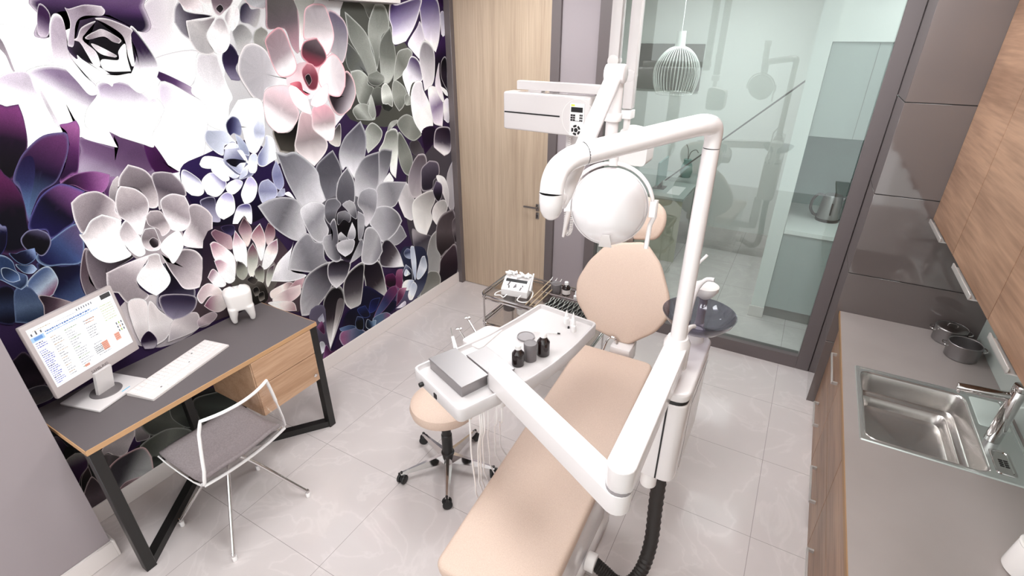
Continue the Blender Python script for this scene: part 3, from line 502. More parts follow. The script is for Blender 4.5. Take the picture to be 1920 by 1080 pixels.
1233,1588 1274,1598 1325,1581 1358,1521 1362,1464 1334,1464 1277,1479 1221,1424 1231,1498 | 1225,1437 | 1321,1578 | 168 158 162 101 90 100 138 128 136 220 212 216 | 0
894,1548 938,1573 996,1572 1033,1536 1049,1506 1040,1469 1047,1421 983,1467 927,1445 890,1412 882,1465 886,1508 | 1044,1429 | 899,1547 | 208 198 200 133 122 128 160 150 154 240 232 234 | 0
1051,1505 1072,1551 1093,1572 1146,1546 1180,1497 1178,1450 1151,1403 1104,1334 1072,1406 1045,1448 | 1116,1351 | 1094,1565 | 244 238 240 154 144 148 180 170 172 248 240 242 | 0
1232,1449 1250,1475 1299,1484 1353,1458 1360,1399 1342,1323 1297,1293 1242,1318 1233,1378 | 1230,1322 | 1351,1452 | 251 246 248 160 150 154 184 174 178 251 246 248 | 0
1357,1400 1401,1402 1442,1361 1460,1318 1426,1211 1387,1169 1281,1215 1291,1272 1342,1323 | 1285,1251 | 1454,1312 | 232 224 226 153 143 147 176 166 170 244 236 238 | 0
878,1409 894,1410 936,1455 984,1469 1030,1439 1045,1415 1023,1361 1029,1290 1035,1253 968,1246 927,1262 897,1304 886,1368 | 1011,1269 | 958,1474 | 255 255 255 240 234 234 156 146 150 255 255 255 | 0
1020,1362 1049,1407 1069,1414 1088,1360 1101,1314 1101,1264 1093,1238 1062,1239 1035,1288 | 1087,1240 | 1056,1411 | 255 255 255 220 212 214 160 150 154 255 255 255 | 0
916,1201 927,1210 1020,1223 1102,1227 1106,1219 1052,1167 1021,1128 1025,1081 1048,1032 1004,1014 954,1034 933,1100 901,1129 | 1095,1223 | 922,1105 | 220 212 214 172 162 166 154 144 148 244 236 238 | 0
1163,1212 1181,1160 1222,1160 1262,1199 1326,1168 1350,1095 1335,1002 1285,974 1217,996 1193,1062 1177,1124 | 1189,1187 | 1307,997 | 112 101 106 168 158 162 204 194 196 248 240 242 | 0
1108,1225 1151,1217 1151,1172 1167,1081 1137,1039 1080,1018 1045,1064 1023,1127 1052,1167 1092,1195 | 1128,1218 | 1081,1021 | 176 166 168 251 246 246 228 220 222 255 255 255 | 0
1182,1264 1220,1288 1272,1304 1284,1259 1267,1204 1205,1147 1189,1187 1169,1232 | 1181,1250 | 1282,1290 | 240 234 234 255 255 255 244 238 238 255 255 255 | 0
1153,1409 1178,1430 1219,1418 1233,1378 1239,1319 1195,1297 1187,1335 1152,1368 | 1199,1310 | 1188,1420 | 204 194 196 138 128 132 164 154 157 244 236 238 | 0
1103,1321 1129,1354 1166,1349 1174,1333 1175,1296 1177,1259 1157,1237 1115,1248 1099,1279 | 1130,1254 | 1146,1349 | 216 206 208 133 122 126 152 142 146 255 255 255 | 0
1128,1290 1152,1304 1171,1283 1163,1256 1137,1255 | 1144,1278 | 1167,1291 | 58 48 54 90 80 86 133 122 128 240 232 234 | 0
1415,1251 1686,1199 1833,1037 1902,757 1843,546 1648,702 1242,762 1199,843 1312,1007 | 1579,940 | 1565,1167 | 90 74 80 74 58 72 58 40 64 74 58 72 | 1
1488,1248 1555,1240 1560,1204 1525,1180 | 1513,1240 | 1527,1187 | 42 32 64 58 48 88 90 80 120 74 64 104 | 0
1761,849 1709,781 1617,766 1525,808 1467,888 1461,973 1508,1037 1591,1057 1683,1023 1749,944 | 1604,914 | 1638,1046 | 106 100 96 138 128 130 122 106 112 138 128 130 | 1
1584,1210 1631,1265 1659,1186 1635,1121 1605,1095 1587,1166 | 1605,1110 | 1630,1259 | 220 208 204 168 138 146 63 28 48 184 160 160 | 0
1730,1126 1770,1187 1801,1148 1791,1090 1737,1056 | 1738,1063 | 1776,1178 | 208 192 192 160 128 136 106 58 74 184 160 160 | 0
1644,1140 1672,1174 1717,1200 1730,1126 1716,1055 1669,981 1658,1091 | 1673,995 | 1716,1193 | 248 244 240 216 196 196 138 74 96 255 255 255 | 0
1429,1233 1454,1248 1504,1208 1531,1178 1522,1117 1494,1120 1452,1170 | 1509,1122 | 1445,1241 | 192 168 172 154 124 134 122 88 104 184 160 168 | 0
1524,1124 1561,1207 1583,1153 1601,1096 1575,980 1554,1018 1522,1037 | 1559,1008 | 1562,1199 | 255 255 255 244 236 236 160 106 128 255 255 255 | 0
1669,950 1727,1051 1804,1074 1789,998 1742,945 1686,920 | 1682,937 | 1798,1069 | 251 248 246 232 224 220 154 106 128 255 255 255 | 0
1600,1060 1645,1103 1660,1038 1642,969 1593,903 1574,950 | 1597,917 | 1644,1096 | 216 216 208 168 168 160 122 64 88 220 216 212 | 0
1407,1179 1435,1183 1483,1131 1516,1069 1510,1005 1482,942 1456,1034 1409,1088 | 1484,979 | 1414,1180 | 255 255 255 244 234 234 168 122 138 248 240 240 | 0
1404,1083 1440,1076 1480,1017 1489,940 1448,927 1413,979 1407,1032 | 1472,932 | 1409,1077 | 251 248 248 236 223 224 168 128 144 255 255 255 | 0
1510,991 1529,1035 1564,999 1572,943 1534,913 1506,948 | 1538,927 | 1534,1026 | 168 168 158 143 143 133 50 32 44 184 184 176 | 0
1613,934 1656,963 1673,917 1651,847 1616,870 | 1631,864 | 1655,956 | 184 184 174 138 138 128 66 32 58 200 200 192 | 0
1668,848 1701,914 1746,928 1722,865 1674,805 | 1677,820 | 1741,922 | 208 208 200 168 168 160 82 48 74 216 212 208 | 0
1345,1007 1388,1040 1431,942 1411,921 1369,947 | 1415,934 | 1359,1009 | 232 224 224 255 255 255 160 132 144 255 248 248 | 0
1301,969 1342,973 1390,922 1392,877 1322,902 1275,879 1263,929 | 1381,889 | 1313,964 | 204 192 188 220 208 208 192 172 176 255 255 255 | 0
1283,861 1334,896 1398,874 1400,804 1353,789 1312,817 | 1398,821 | 1289,858 | 216 208 204 184 168 168 138 90 112 236 220 220 | 0
1249,788 1274,806 1321,775 1277,743 1226,755 | 1313,771 | 1244,769 | 184 172 172 168 154 156 138 122 128 200 188 188 | 0
1681,769 1770,779 1823,774 1869,736 1772,712 1685,718 | 1689,732 | 1852,744 | 220 210 206 236 223 220 138 96 104 248 240 238 | 0
1772,712 1876,768 1940,758 1912,718 1887,694 | 1788,704 | 1930,753 | 216 200 200 176 138 146 200 168 176 224 208 208 | 0
1685,718 1795,735 1895,725 1880,662 1791,642 1709,673 | 1697,695 | 1882,713 | 224 216 212 192 168 172 216 200 200 244 236 234 | 0
1648,702 1713,688 1816,631 1828,563 1745,604 | 1678,688 | 1822,575 | 236 228 224 224 214 212 176 144 148 244 236 234 | 0
1561,870 1588,882 1649,840 1659,746 1618,716 1560,744 | 1600,774 | 1586,875 | 42 36 32 69 64 58 106 100 94 90 84 78 | 2
1575,833 1607,834 1611,785 1578,784 | 1594,816 | 1594,784 | 26 22 20 106 100 94 138 132 126 138 132 126 | 0
1603,788 1636,789 1633,742 1599,741 | 1616,774 | 1616,742 | 26 22 20 106 100 94 138 132 126 138 132 126 | 0
1555,904 1588,913 1618,877 1589,858 | 1584,868 | 1579,909 | 90 84 79 74 68 63 42 36 47 122 116 111 | 0
957,1041 1028,1007 991,856 942,822 938,918 | 987,1010 | 950,826 | 216 208 208 220 214 214 192 184 184 240 236 236 | 0
1040,1002 1074,926 1112,854 1060,782 1004,769 992,846 | 1055,960 | 1012,773 | 200 192 192 212 206 206 184 176 178 244 240 240 | 0
1112,854 1222,852 1241,806 1208,748 1059,755 | 1186,843 | 1084,760 | 176 166 168 200 192 192 168 160 164 224 216 216 | 0
1099,1008 1247,940 1236,873 1173,850 1114,861 1086,919 | 1173,956 | 1128,858 | 63 52 80 106 98 120 141 134 152 184 176 184 | 0
947,827 991,856 1013,799 993,757 948,774 | 986,841 | 968,771 | 42 20 56 58 40 72 168 160 168 74 58 88 | 0
1231,801 1310,809 1335,777 1293,750 1220,760 | 1273,799 | 1228,761 | 168 152 156 184 168 172 152 138 144 208 196 200 | 0
2901,1023 2953,1098 3023,1126 3059,1016 3087,973 3049,820 2953,872 | 3054,982 | 2937,877 | 180 176 178 200 196 198 216 212 214 240 238 238 | 0
3121,1280 3187,1322 3264,1307 3282,1237 3215,1205 3187,1052 3179,996 3074,1000 3035,1089 3049,1186 | 3111,1014 | 3219,1305 | 172 164 168 143 135 143 106 96 104 208 200 204 | 0
3542,1052 3648,1187 3632,776 3547,786 | 3548,799 | 3624,1156 | 168 164 168 184 180 184 168 164 168 216 212 216 | 0
3029,742 3137,670 3280,584 3206,454 3077,489 3034,581 | 3105,705 | 3114,488 | 160 154 158 85 80 92 109 106 112 138 134 140 | 0
3068,956 3179,996 3347,989 3356,902 3289,822 3299,744 3208,634 3088,711 3052,843 | 3325,970 | 3155,664 | 152 148 148 200 198 196 224 222 220 244 242 240 | 0
3307,816 3372,873 3492,865 3525,779 3389,665 3308,741 | 3451,864 | 3334,708 | 168 166 166 204 200 200 216 214 214 240 238 238 | 0
3197,1130 3215,1205 3320,1246 3429,1207 3438,1111 3356,1070 3329,1005 3201,1025 | 3353,1047 | 3337,1231 | 58 50 68 86 78 94 106 98 114 196 188 196 | 0
3398,1102 3512,1058 3560,923 3537,789 3444,989 | 3415,1080 | 3529,817 | 224 222 224 208 206 208 184 180 184 244 244 244 | 0
3336,980 3393,1062 3466,1008 3456,912 3393,879 | 3397,915 | 3411,1045 | 28 20 40 74 63 88 106 95 120 200 192 204 | 0
3348,652 3438,740 3608,750 3642,640 3610,403 3465,385 3378,363 3328,476 | 3444,393 | 3564,742 | 58 48 54 106 96 100 90 79 84 168 160 164 | 0
3586,630 3644,666 3633,409 3587,522 | 3603,447 | 3620,646 | 58 48 54 138 128 132 106 96 100 168 160 164 | 0
3199,482 3261,591 3345,627 3328,476 3378,363 3319,206 3163,270 | 3265,283 | 3323,609 | 160 160 160 154 154 154 138 136 136 212 212 212 | 0
3350,239 3388,343 3581,415 3634,360 3621,91 3324,91 | 3455,97 | 3579,392 | 44 32 48 64 48 60 90 74 84 192 184 188 | 0
2997,154 3030,220 3081,233 3083,115 3031,103 | 3033,114 | 3072,225 | 154 160 160 138 142 144 122 126 128 208 208 208 | 0
3055,92 3151,261 3222,284 3330,223 3334,99 | 3150,108 | 3255,265 | 146 146 142 133 133 127 122 122 117 212 212 208 | 0
2869,603 2988,602 3167,517 3190,303 3051,129 2736,116 2782,318 | 2967,338 | 2855,104 | 58 63 92 106 112 136 90 74 104 90 95 120 | 1
2903,580 2943,603 2984,572 2981,498 2918,532 | 2932,527 | 2942,597 | 154 162 184 74 80 112 106 112 144 184 192 208 | 0
2987,592 3032,587 3042,430 3007,287 2980,433 | 2995,315 | 3009,584 | 168 176 196 208 214 224 176 184 200 232 236 242 | 0
3027,313 3109,449 3159,453 3174,333 3070,272 | 3034,310 | 3148,434 | 184 192 204 208 212 220 160 168 184 244 246 248 | 0
2853,396 2909,471 2974,391 2959,285 2869,302 | 2910,373 | 2908,461 | 28 32 56 74 80 112 138 146 168 212 218 228 | 0
2876,398 2910,428 2955,365 2894,368 | 2899,400 | 2948,368 | 200 208 220 224 230 238 160 168 188 250 252 254 | 0
2824,299 2889,332 2991,283 2905,230 | 2974,279 | 2838,293 | 168 176 196 216 220 228 232 236 242 255 255 255 | 0
2900,198 2974,279 3021,212 2953,127 2907,137 | 3001,244 | 2923,135 | 176 184 200 208 212 220 228 232 238 255 255 255 | 0
2739,137 2847,154 2857,114 2796,115 | 2846,143 | 2754,132 | 200 196 208 224 220 228 200 196 208 240 238 244 | 0
2752,1418 2890,1408 2852,1313 2785,1224 2688,1174 | 2705,1191 | 2874,1401 | 200 198 202 138 136 142 96 96 102 180 178 184 | 0
2381,1473 2441,1561 2511,1604 2610,1653 2643,1547 2604,1412 2519,1314 2483,1293 2429,1381 2390,1370 | 2455,1318 | 2579,1630 | 220 218 222 144 142 148 98 96 106 184 182 188 | 0
2181,1432 2271,1485 2334,1508 2374,1411 2377,1336 2323,1283 2306,1202 2201,1211 2184,1343 | 2272,1211 | 2321,1502 | 128 126 134 104 102 110 90 88 98 180 178 184 | 0
1918,1571 1970,1550 2058,1542 2178,1416 2189,1315 2206,1181 2088,1213 2023,1213 1976,1323 1948,1415 1932,1509 | 2130,1202 | 1936,1564 | 208 206 210 152 150 156 112 110 118 204 204 208 | 0
2489,1292 2526,1351 2604,1412 2752,1423 2721,1239 2672,1168 2551,1198 2474,1147 | 2505,1169 | 2744,1415 | 196 194 198 141 139 145 90 88 98 196 194 198 | 0
2785,1224 2835,1254 2870,1183 2765,1197 | 2811,1197 | 2834,1244 | 232 230 234 244 242 244 232 230 234 255 255 255 | 0
2679,1166 2765,1197 3017,1138 2950,1077 2856,991 2734,1009 2651,1048 | 2669,1064 | 3008,1135 | 180 178 182 141 139 145 164 162 168 224 222 226 | 0
2683,752 2822,774 2895,820 2954,706 2823,674 | 2737,745 | 2931,726 | 168 166 170 151 149 155 138 136 142 208 206 210 | 0
2665,870 2572,745 2388,716 2198,788 2076,922 2055,1065 2132,1175 2287,1215 2474,1167 2623,1037 | 2336,976 | 2381,1201 | 74 70 80 106 104 112 119 117 123 106 104 112 | 1
2575,942 2648,1028 2780,1007 2878,929 2916,849 2822,774 2676,754 2595,893 | 2599,913 | 2887,880 | 184 182 186 163 161 167 125 123 129 236 235 238 | 0
1730,1300 1808,1316 1902,1308 1993,1266 2027,1185 2003,1174 2016,1040 1955,1013 1882,1057 1789,1168 | 1990,1068 | 1738,1297 | 196 194 198 119 117 123 154 152 158 208 206 210 | 0
2674,744 2752,740 2845,600 2884,462 2732,516 2617,591 | 2687,728 | 2859,471 | 51 40 58 98 90 96 240 238 242 208 206 210 | 0
1702,834 1771,926 1881,981 1906,1012 1843,857 1953,770 1841,774 | 1824,856 | 1710,834 | 208 206 210 220 218 222 204 200 204 255 255 255 | 0
1834,859 1906,984 2016,1040 2066,966 2127,925 2118,827 2153,762 2021,763 | 2112,910 | 1845,860 | 152 150 156 133 131 138 174 172 176 216 214 218 | 0
1860,571 1882,650 1965,766 2155,785 2167,675 2134,604 2051,549 1927,492 1858,512 | 2152,771 | 1859,519 | 35 18 40 133 131 138 176 174 178 216 214 216 | 0
2445,510 2451,654 2603,624 2645,476 2658,275 2520,335 2453,439 | 2550,624 | 2648,285 | 34 18 42 64 54 62 192 190 188 236 235 232 | 0
2237,567 2310,647 2453,669 2439,562 2379,379 2319,280 2273,354 2229,433 | 2370,654 | 2320,288 | 28 15 36 93 86 92 200 198 196 228 226 224 | 0
2027,395 2047,528 2133,597 2217,560 2219,430 2133,290 2017,135 2024,299 | 2164,575 | 2020,150 | 22 10 26 69 58 66 232 230 228 184 182 182 | 0
2163,481 2209,475 2207,419 2127,302 2051,209 2109,353 | 2190,476 | 2052,217 | 106 98 100 160 154 154 232 230 228 200 198 196 | 2
2122,716 2163,782 2327,734 2307,656 2253,600 2173,575 2132,636 | 2239,760 | 2174,579 | 34 20 42 98 93 104 212 210 212 240 238 240 | 0
2000,1184 2035,1219 2113,1225 2193,1175 2174,1086 2192,1002 2131,943 2068,975 2030,1054 | 2154,995 | 2033,1211 | 180 178 182 152 150 156 208 206 210 236 235 238 | 0
2480,1106 2522,1185 2606,1195 2683,1145 2644,1007 2529,925 2521,1033 | 2508,963 | 2645,1175 | 204 200 204 141 139 145 170 168 174 224 222 226 | 0
2331,1290 2371,1337 2435,1375 2477,1265 2450,1124 2384,1152 2330,1137 2301,1203 | 2370,1146 | 2434,1370 | 102 100 108 112 110 118 125 123 129 236 235 238 | 0
2186,1139 2268,1193 2366,1127 2471,1057 2457,841 2338,722 2239,813 2222,972 | 2328,999 | 2350,1112 | 20 10 26 36 26 44 58 47 66 58 47 66 | 0
2189,1157 2223,1205 2294,1200 2332,1146 2288,1110 2234,1028 2185,1082 | 2238,1047 | 2259,1205 | 74 72 80 133 131 138 117 115 122 192 190 194 | 0
2344,1143 2410,1155 2454,1113 2455,1011 2413,1034 2373,1096 | 2438,1026 | 2384,1152 | 95 93 101 168 166 170 168 166 170 216 214 218 | 0
2278,1064 2297,1097 2360,1094 2402,1047 2380,1003 2335,1037 2280,1014 | 2319,1021 | 2347,1093 | 58 56 66 119 117 123 141 139 145 188 186 190 | 0
2471,1057 2528,999 2493,883 2444,845 2448,940 | 2454,863 | 2493,1030 | 138 136 142 168 166 170 152 150 156 216 214 218 | 0
2124,936 2150,976 2222,972 2211,1035 2259,1060 2259,909 2225,870 2257,775 2204,768 2145,838 | 2233,908 | 2134,902 | 106 104 112 152 150 156 176 174 178 228 226 230 | 0
2341,902 2405,995 2425,926 2401,871 | 2372,891 | 2409,983 | 152 150 156 196 194 198 208 206 210 236 235 238 | 0
2267,947 2294,959 2339,892 2270,905 | 2301,900 | 2299,952 | 138 136 142 176 174 178 196 194 198 220 218 222 | 0
2241,885 2306,893 2399,861 2365,788 2295,773 2243,832 | 2330,880 | 2297,781 | 184 182 186 176 174 178 208 206 210 240 238 242 | 0
2322,706 2390,778 2472,847 2468,750 2406,718 | 2468,826 | 2336,712 | 122 120 128 168 166 170 184 182 186 220 218 222 | 0
2480,812 2525,904 2595,893 2654,807 2663,679 2592,624 2518,624 2441,682 | 2501,771 | 2647,673 | 168 166 170 176 174 178 133 131 138 236 235 238 | 0
2148,266 2234,357 2374,356 2439,479 2647,280 2759,154 2391,101 2125,107 2015,84 | 2421,264 | 2184,108 | 20 16 64 18 12 48 58 28 74 20 14 56 | 3
2764,345 2794,458 2866,447 2830,289 | 2787,335 | 2841,448 | 122 58 96 138 74 112 160 106 136 160 106 136 | 0
2654,393 2666,467 2746,456 2774,404 2764,345 2705,345 | 2706,353 | 2734,456 | 42 10 40 66 15 58 106 42 88 122 52 100 | 0
2750,177 2792,287 2889,263 2828,197 2748,159 | 2763,180 | 2876,260 | 95 42 80 122 58 96 176 128 152 196 144 168 | 0
2482,180 2564,265 2681,346 2763,337 2779,284 2725,245 2585,183 | 2504,178 | 2762,328 | 84 100 143 58 58 106 122 60 100 138 90 128 | 0
2439,246 2476,333 2573,315 2514,236 | 2460,244 | 2550,316 | 44 52 120 28 32 96 20 16 64 58 74 138 | 0
2328,327 2410,322 2445,217 2373,235 | 2366,256 | 2369,324 | 20 20 58 28 36 88 36 48 106 58 74 138 | 0
2120,179 2148,223 2264,205 2380,98 2322,75 2162,94 | 2333,132 | 2139,177 | 74 90 120 116 116 143 154 100 136 176 168 188 | 0
2137,263 2230,240 2291,190 2159,226 | 2282,195 | 2144,251 | 58 74 106 80 98 138 106 124 160 138 160 184 | 0
2288,226 2317,272 2371,227 2355,138 2298,169 | 2324,199 | 2335,255 | 8 6 26 12 10 36 44 52 88 111 128 168 | 0
2470,177 2605,164 2668,114 2616,93 2500,89 | 2485,133 | 2656,120 | 90 110 138 95 116 144 138 92 124 164 176 196 | 0
2387,139 2409,199 2446,162 2498,144 2454,85 | 2420,140 | 2466,152 | 28 40 64 74 96 128 122 144 168 204 216 228 | 0
1909,486 2041,499 2024,299 2019,100 1937,106 | 1972,423 | 1961,134 | 106 100 120 90 84 104 90 74 96 106 100 120 | 3
1972,423 2020,446 2020,383 1990,390 | 1995,411 | 2001,440 | 168 168 180 160 160 176 138 138 152 200 200 208 | 0
1951,370 2000,393 2011,322 1995,290 | 1979,339 | 1959,366 | 90 42 80 122 74 112 138 90 128 138 90 128 | 0
1949,242 1982,231 1987,169 1947,151 | 1963,225 | 1949,158 | 168 170 176 196 198 204 216 218 224 224 226 232 | 0
1944,93 1994,199 2025,130 2075,101 2012,69 | 2017,135 | 1953,96 | 90 42 88 122 74 120 143 95 144 164 124 164 | 0
480,566 505,560 517,500 525,456 486,423 484,499 | 518,477 | 489,566 | 44 20 56 68 48 76 95 88 98 90 80 96 | 0
513,488 535,455 490,420 485,447 | 522,474 | 488,429 | 14 8 16 14 8 16 14 8 16 14 8 16 | 0
484,418 532,435 557,406 554,339 514,306 485,263 481,338 | 512,300 | 527,432 | 64 22 78 74 47 85 138 138 136 149 149 143 | 0
609,352 662,401 782,404 764,347 712,287 669,292 642,340 | 699,282 | 767,392 | 160 154 156 184 178 180 168 162 164 232 224 224 | 0
710,281 764,347 777,296 751,286 | 720,279 | 760,334 | 60 31 80 60 36 80 74 52 96 60 36 80 | 0
763,324 785,394 816,402 825,298 779,303 | 781,309 | 814,395 | 109 103 106 147 141 143 160 154 156 184 178 180 | 0
1086,364 1222,320 1308,215 1246,132 1093,169 1066,294 | 1115,196 | 1206,314 | 67 72 68 84 89 85 61 66 62 127 130 125 | 0
818,408 965,418 949,323 993,230 905,282 831,301 | 833,307 | 956,408 | 77 80 76 102 105 99 90 93 88 122 125 120 | 0
954,402 1008,411 1032,225 997,222 949,323 | 1001,232 | 981,406 | 77 80 76 95 98 93 79 82 77 143 146 141 | 0
771,277 905,282 1005,203 1022,118 862,139 805,137 789,203 | 783,259 | 1009,147 | 82 85 79 125 128 122 106 109 103 149 152 146 | 0
799,177 829,134 826,84 777,85 | 812,158 | 789,83 | 61 64 60 90 93 88 77 80 76 90 93 88 | 0
611,343 640,334 677,281 642,275 611,247 599,306 | 659,293 | 607,315 | 90 84 86 109 103 106 90 84 86 176 162 162 | 0
611,247 642,275 699,282 778,262 795,181 785,121 770,82 702,112 650,128 612,114 599,160 | 695,236 | 777,163 | 74 70 76 143 143 143 164 164 164 216 184 184 | 0
616,110 650,128 702,112 752,82 669,83 612,79 | 648,87 | 731,93 | 133 112 116 154 132 136 122 100 104 204 172 180 | 0
498,259 517,303 552,333 544,262 520,252 485,191 | 517,256 | 548,321 | 28 20 24 51 40 44 74 60 64 176 160 162 | 0
483,185 534,263 552,255 563,162 554,70 483,77 | 540,234 | 488,79 | 79 67 72 109 96 102 90 78 84 192 176 176 | 0
"""

# ------------------------------------------------------------------ camera and light
cam = bpy.data.cameras.new('camera'); co = bpy.data.objects.new('camera', cam); COL.objects.link(co)
co.location = (0, 0, 2.2); co.rotation_euler = (math.radians(90-26.926), 0, math.radians(29.41))
cam.sensor_width = 36; cam.lens = 36*949/1920; cam.clip_start = .02
sc.camera = co
sc.view_settings.view_transform = 'Standard'; sc.view_settings.look = 'None'
sc.view_settings.exposure = EXPOSURE; sc.view_settings.gamma = 1
sc.cycles.use_denoising = True
sc.cycles.max_bounces = 10; sc.cycles.transparent_max_bounces = 16
sc.cycles.diffuse_bounces = 5; sc.cycles.glossy_bounces = 5
sc.cycles.sample_clamp_indirect = 8; sc.cycles.caustics_reflective = False; sc.cycles.caustics_refractive = False
w = bpy.data.worlds.new('daylight'); sc.world = w; w.use_nodes = True
w.node_tree.nodes['Background'].inputs[0].default_value = (.985, 1, 1, 1)
w.node_tree.nodes['Background'].inputs[1].default_value = WORLD

# ------------------------------------------------------------------ room shell
CEIL = 2.75
struct('floor', MB().box((-2.9, -1.3, -.06), (1.7, 6.7, 0)), 'floor', 'glossy pale stone tile floor with thin grey joints')
struct('ceiling', MB().box((-2.9, -1.3, CEIL), (1.7, 6.7, CEIL+.06)), 'paint', 'white ceiling')
struct('wall_left', MB().box((-2.8, .443, 0), (-2.66, 3.68, CEIL)), 'wallgrey', 'wall carrying the succulent mural')
struct('wall_left_pier', MB().box((-2.8, -1.3, 0), (-2.384, .443, CEIL)), 'wallgrey', 'plain grey wall pier beside the desk')
struct('wall_right', MB().box((1.07, -1.3, 0), (1.2, 3.42, CEIL)), 'backsplash', 'pale wall behind the sink counter')
# back wall: pier between door and glass, lintel-free
struct('wall_back', MB().box((-1.668, 3.68, 0), (-1.384, 3.84, CEIL)), 'wallgrey', 'grey wall strip between oak door and glass partition')
wc = MB()
for z0, z1 in ((0, .468), (.4725, .9375), (.942, 1.4095), (1.414, 1.8795), (1.884, CEIL)):
    wc.box((.397, 3.3, z0), (1.2, 3.69, z1), .0006, 1)
struct('wall_back_cladding', wc, 'panel', 'glossy grey panelled wall at the end of the counter')
struct('panel_joint', MB().box((.404, 3.308, 0), (1.19, 3.69, CEIL)), 'slot', parent=bpy.data.objects['wall_back_cladding'])
def board(name, a, c): struct(name, MB().box(a, c, .003, 1), 'skirting', 'white skirting board')
board('baseboard_left', (-2.66, .443, 0), (-2.645, 3.64, .106))
board('baseboard_pier', (-2.384, -1.3, 0), (-2.37, .447, .101))
board('baseboard_pier_end', (-2.66, .443, 0), (-2.37, .457, .101))

# door and its frame
d = struct('door_1', MB().box((-2.603, 3.682, .004), (-1.741, 3.722, CEIL-.01), .002, 1), 'oak_door', 'tall oak veneer door in dark grey frame')
struct('door_frame', MB().box((-2.70, 3.635, 0), (-2.603, 3.74, CEIL), .003, 1).box((-1.741, 3.655, 0), (-1.668, 3.74, CEIL), .003, 1), 'frame', parent=d)
h = MB().box((-1.842, 3.674, .845), (-1.812, 3.684, .905), .003)
h.cyl((-1.827, 3.678, .88), (-1.827, 3.64, .88), .009, bev=.002).tube([(-1.827, 3.642, .88), (-1.85, 3.64, .88), (-1.94, 3.642, .878)], .008)
h.box((-1.842, 3.676, .775), (-1.812, 3.684, .83), .003)
struct('door_handle', h, 'dull', parent=d)
struct('keyhole', MB().cyl((-1.827, 3.677, .805), (-1.827, 3.674, .805), .005).box((-1.83, 3.674, .785), (-1.824, 3.677, .803)), 'slot', parent=d)

# glass partition
g = struct('window_1', MB().box((-1.384, 3.66, 0), (-1.298, 3.75, CEIL), .003, 1).box((.31, 3.66, 0), (.396, 3.688, CEIL), .003, 1)
           .box((-1.2985, 3.662, 0), (.3105, 3.748, .098)), 'frame', 'floor to ceiling glass partition in dark grey frame')
struct('window_pane', MB().box((-1.30, 3.70, .095), (.313, 3.71, CEIL)), 'glass', parent=g)

# room behind the glass
struct('wall_far', MB().box((-2.9, 6.5, 0), (1.7, 6.62, CEIL)), 'farwhite', 'white wall of the room behind the glass')
struct('wall_far_left', MB().box((-2.9, 3.75, 0), (-2.75, 6.5, CEIL)), 'farwhite', 'white side wall behind the glass')
struct('wall_far_right', MB().box((1.55, 3.69, 0), (1.7, 6.5, CEIL)), 'farwhite', 'white side wall behind the kitchenette')
struct('wall_far_divider', MB().box((-.085, 4.345, 0), (.02, 6.5, CEIL)).box((.02, 4.46, 2.135), (1.55, 6.5, CEIL)), 'farwhite', 'white dividing wall beside the kitchenette')
board('baseboard_far', (-.097, 4.333, 0), (.022, 4.347, .095))

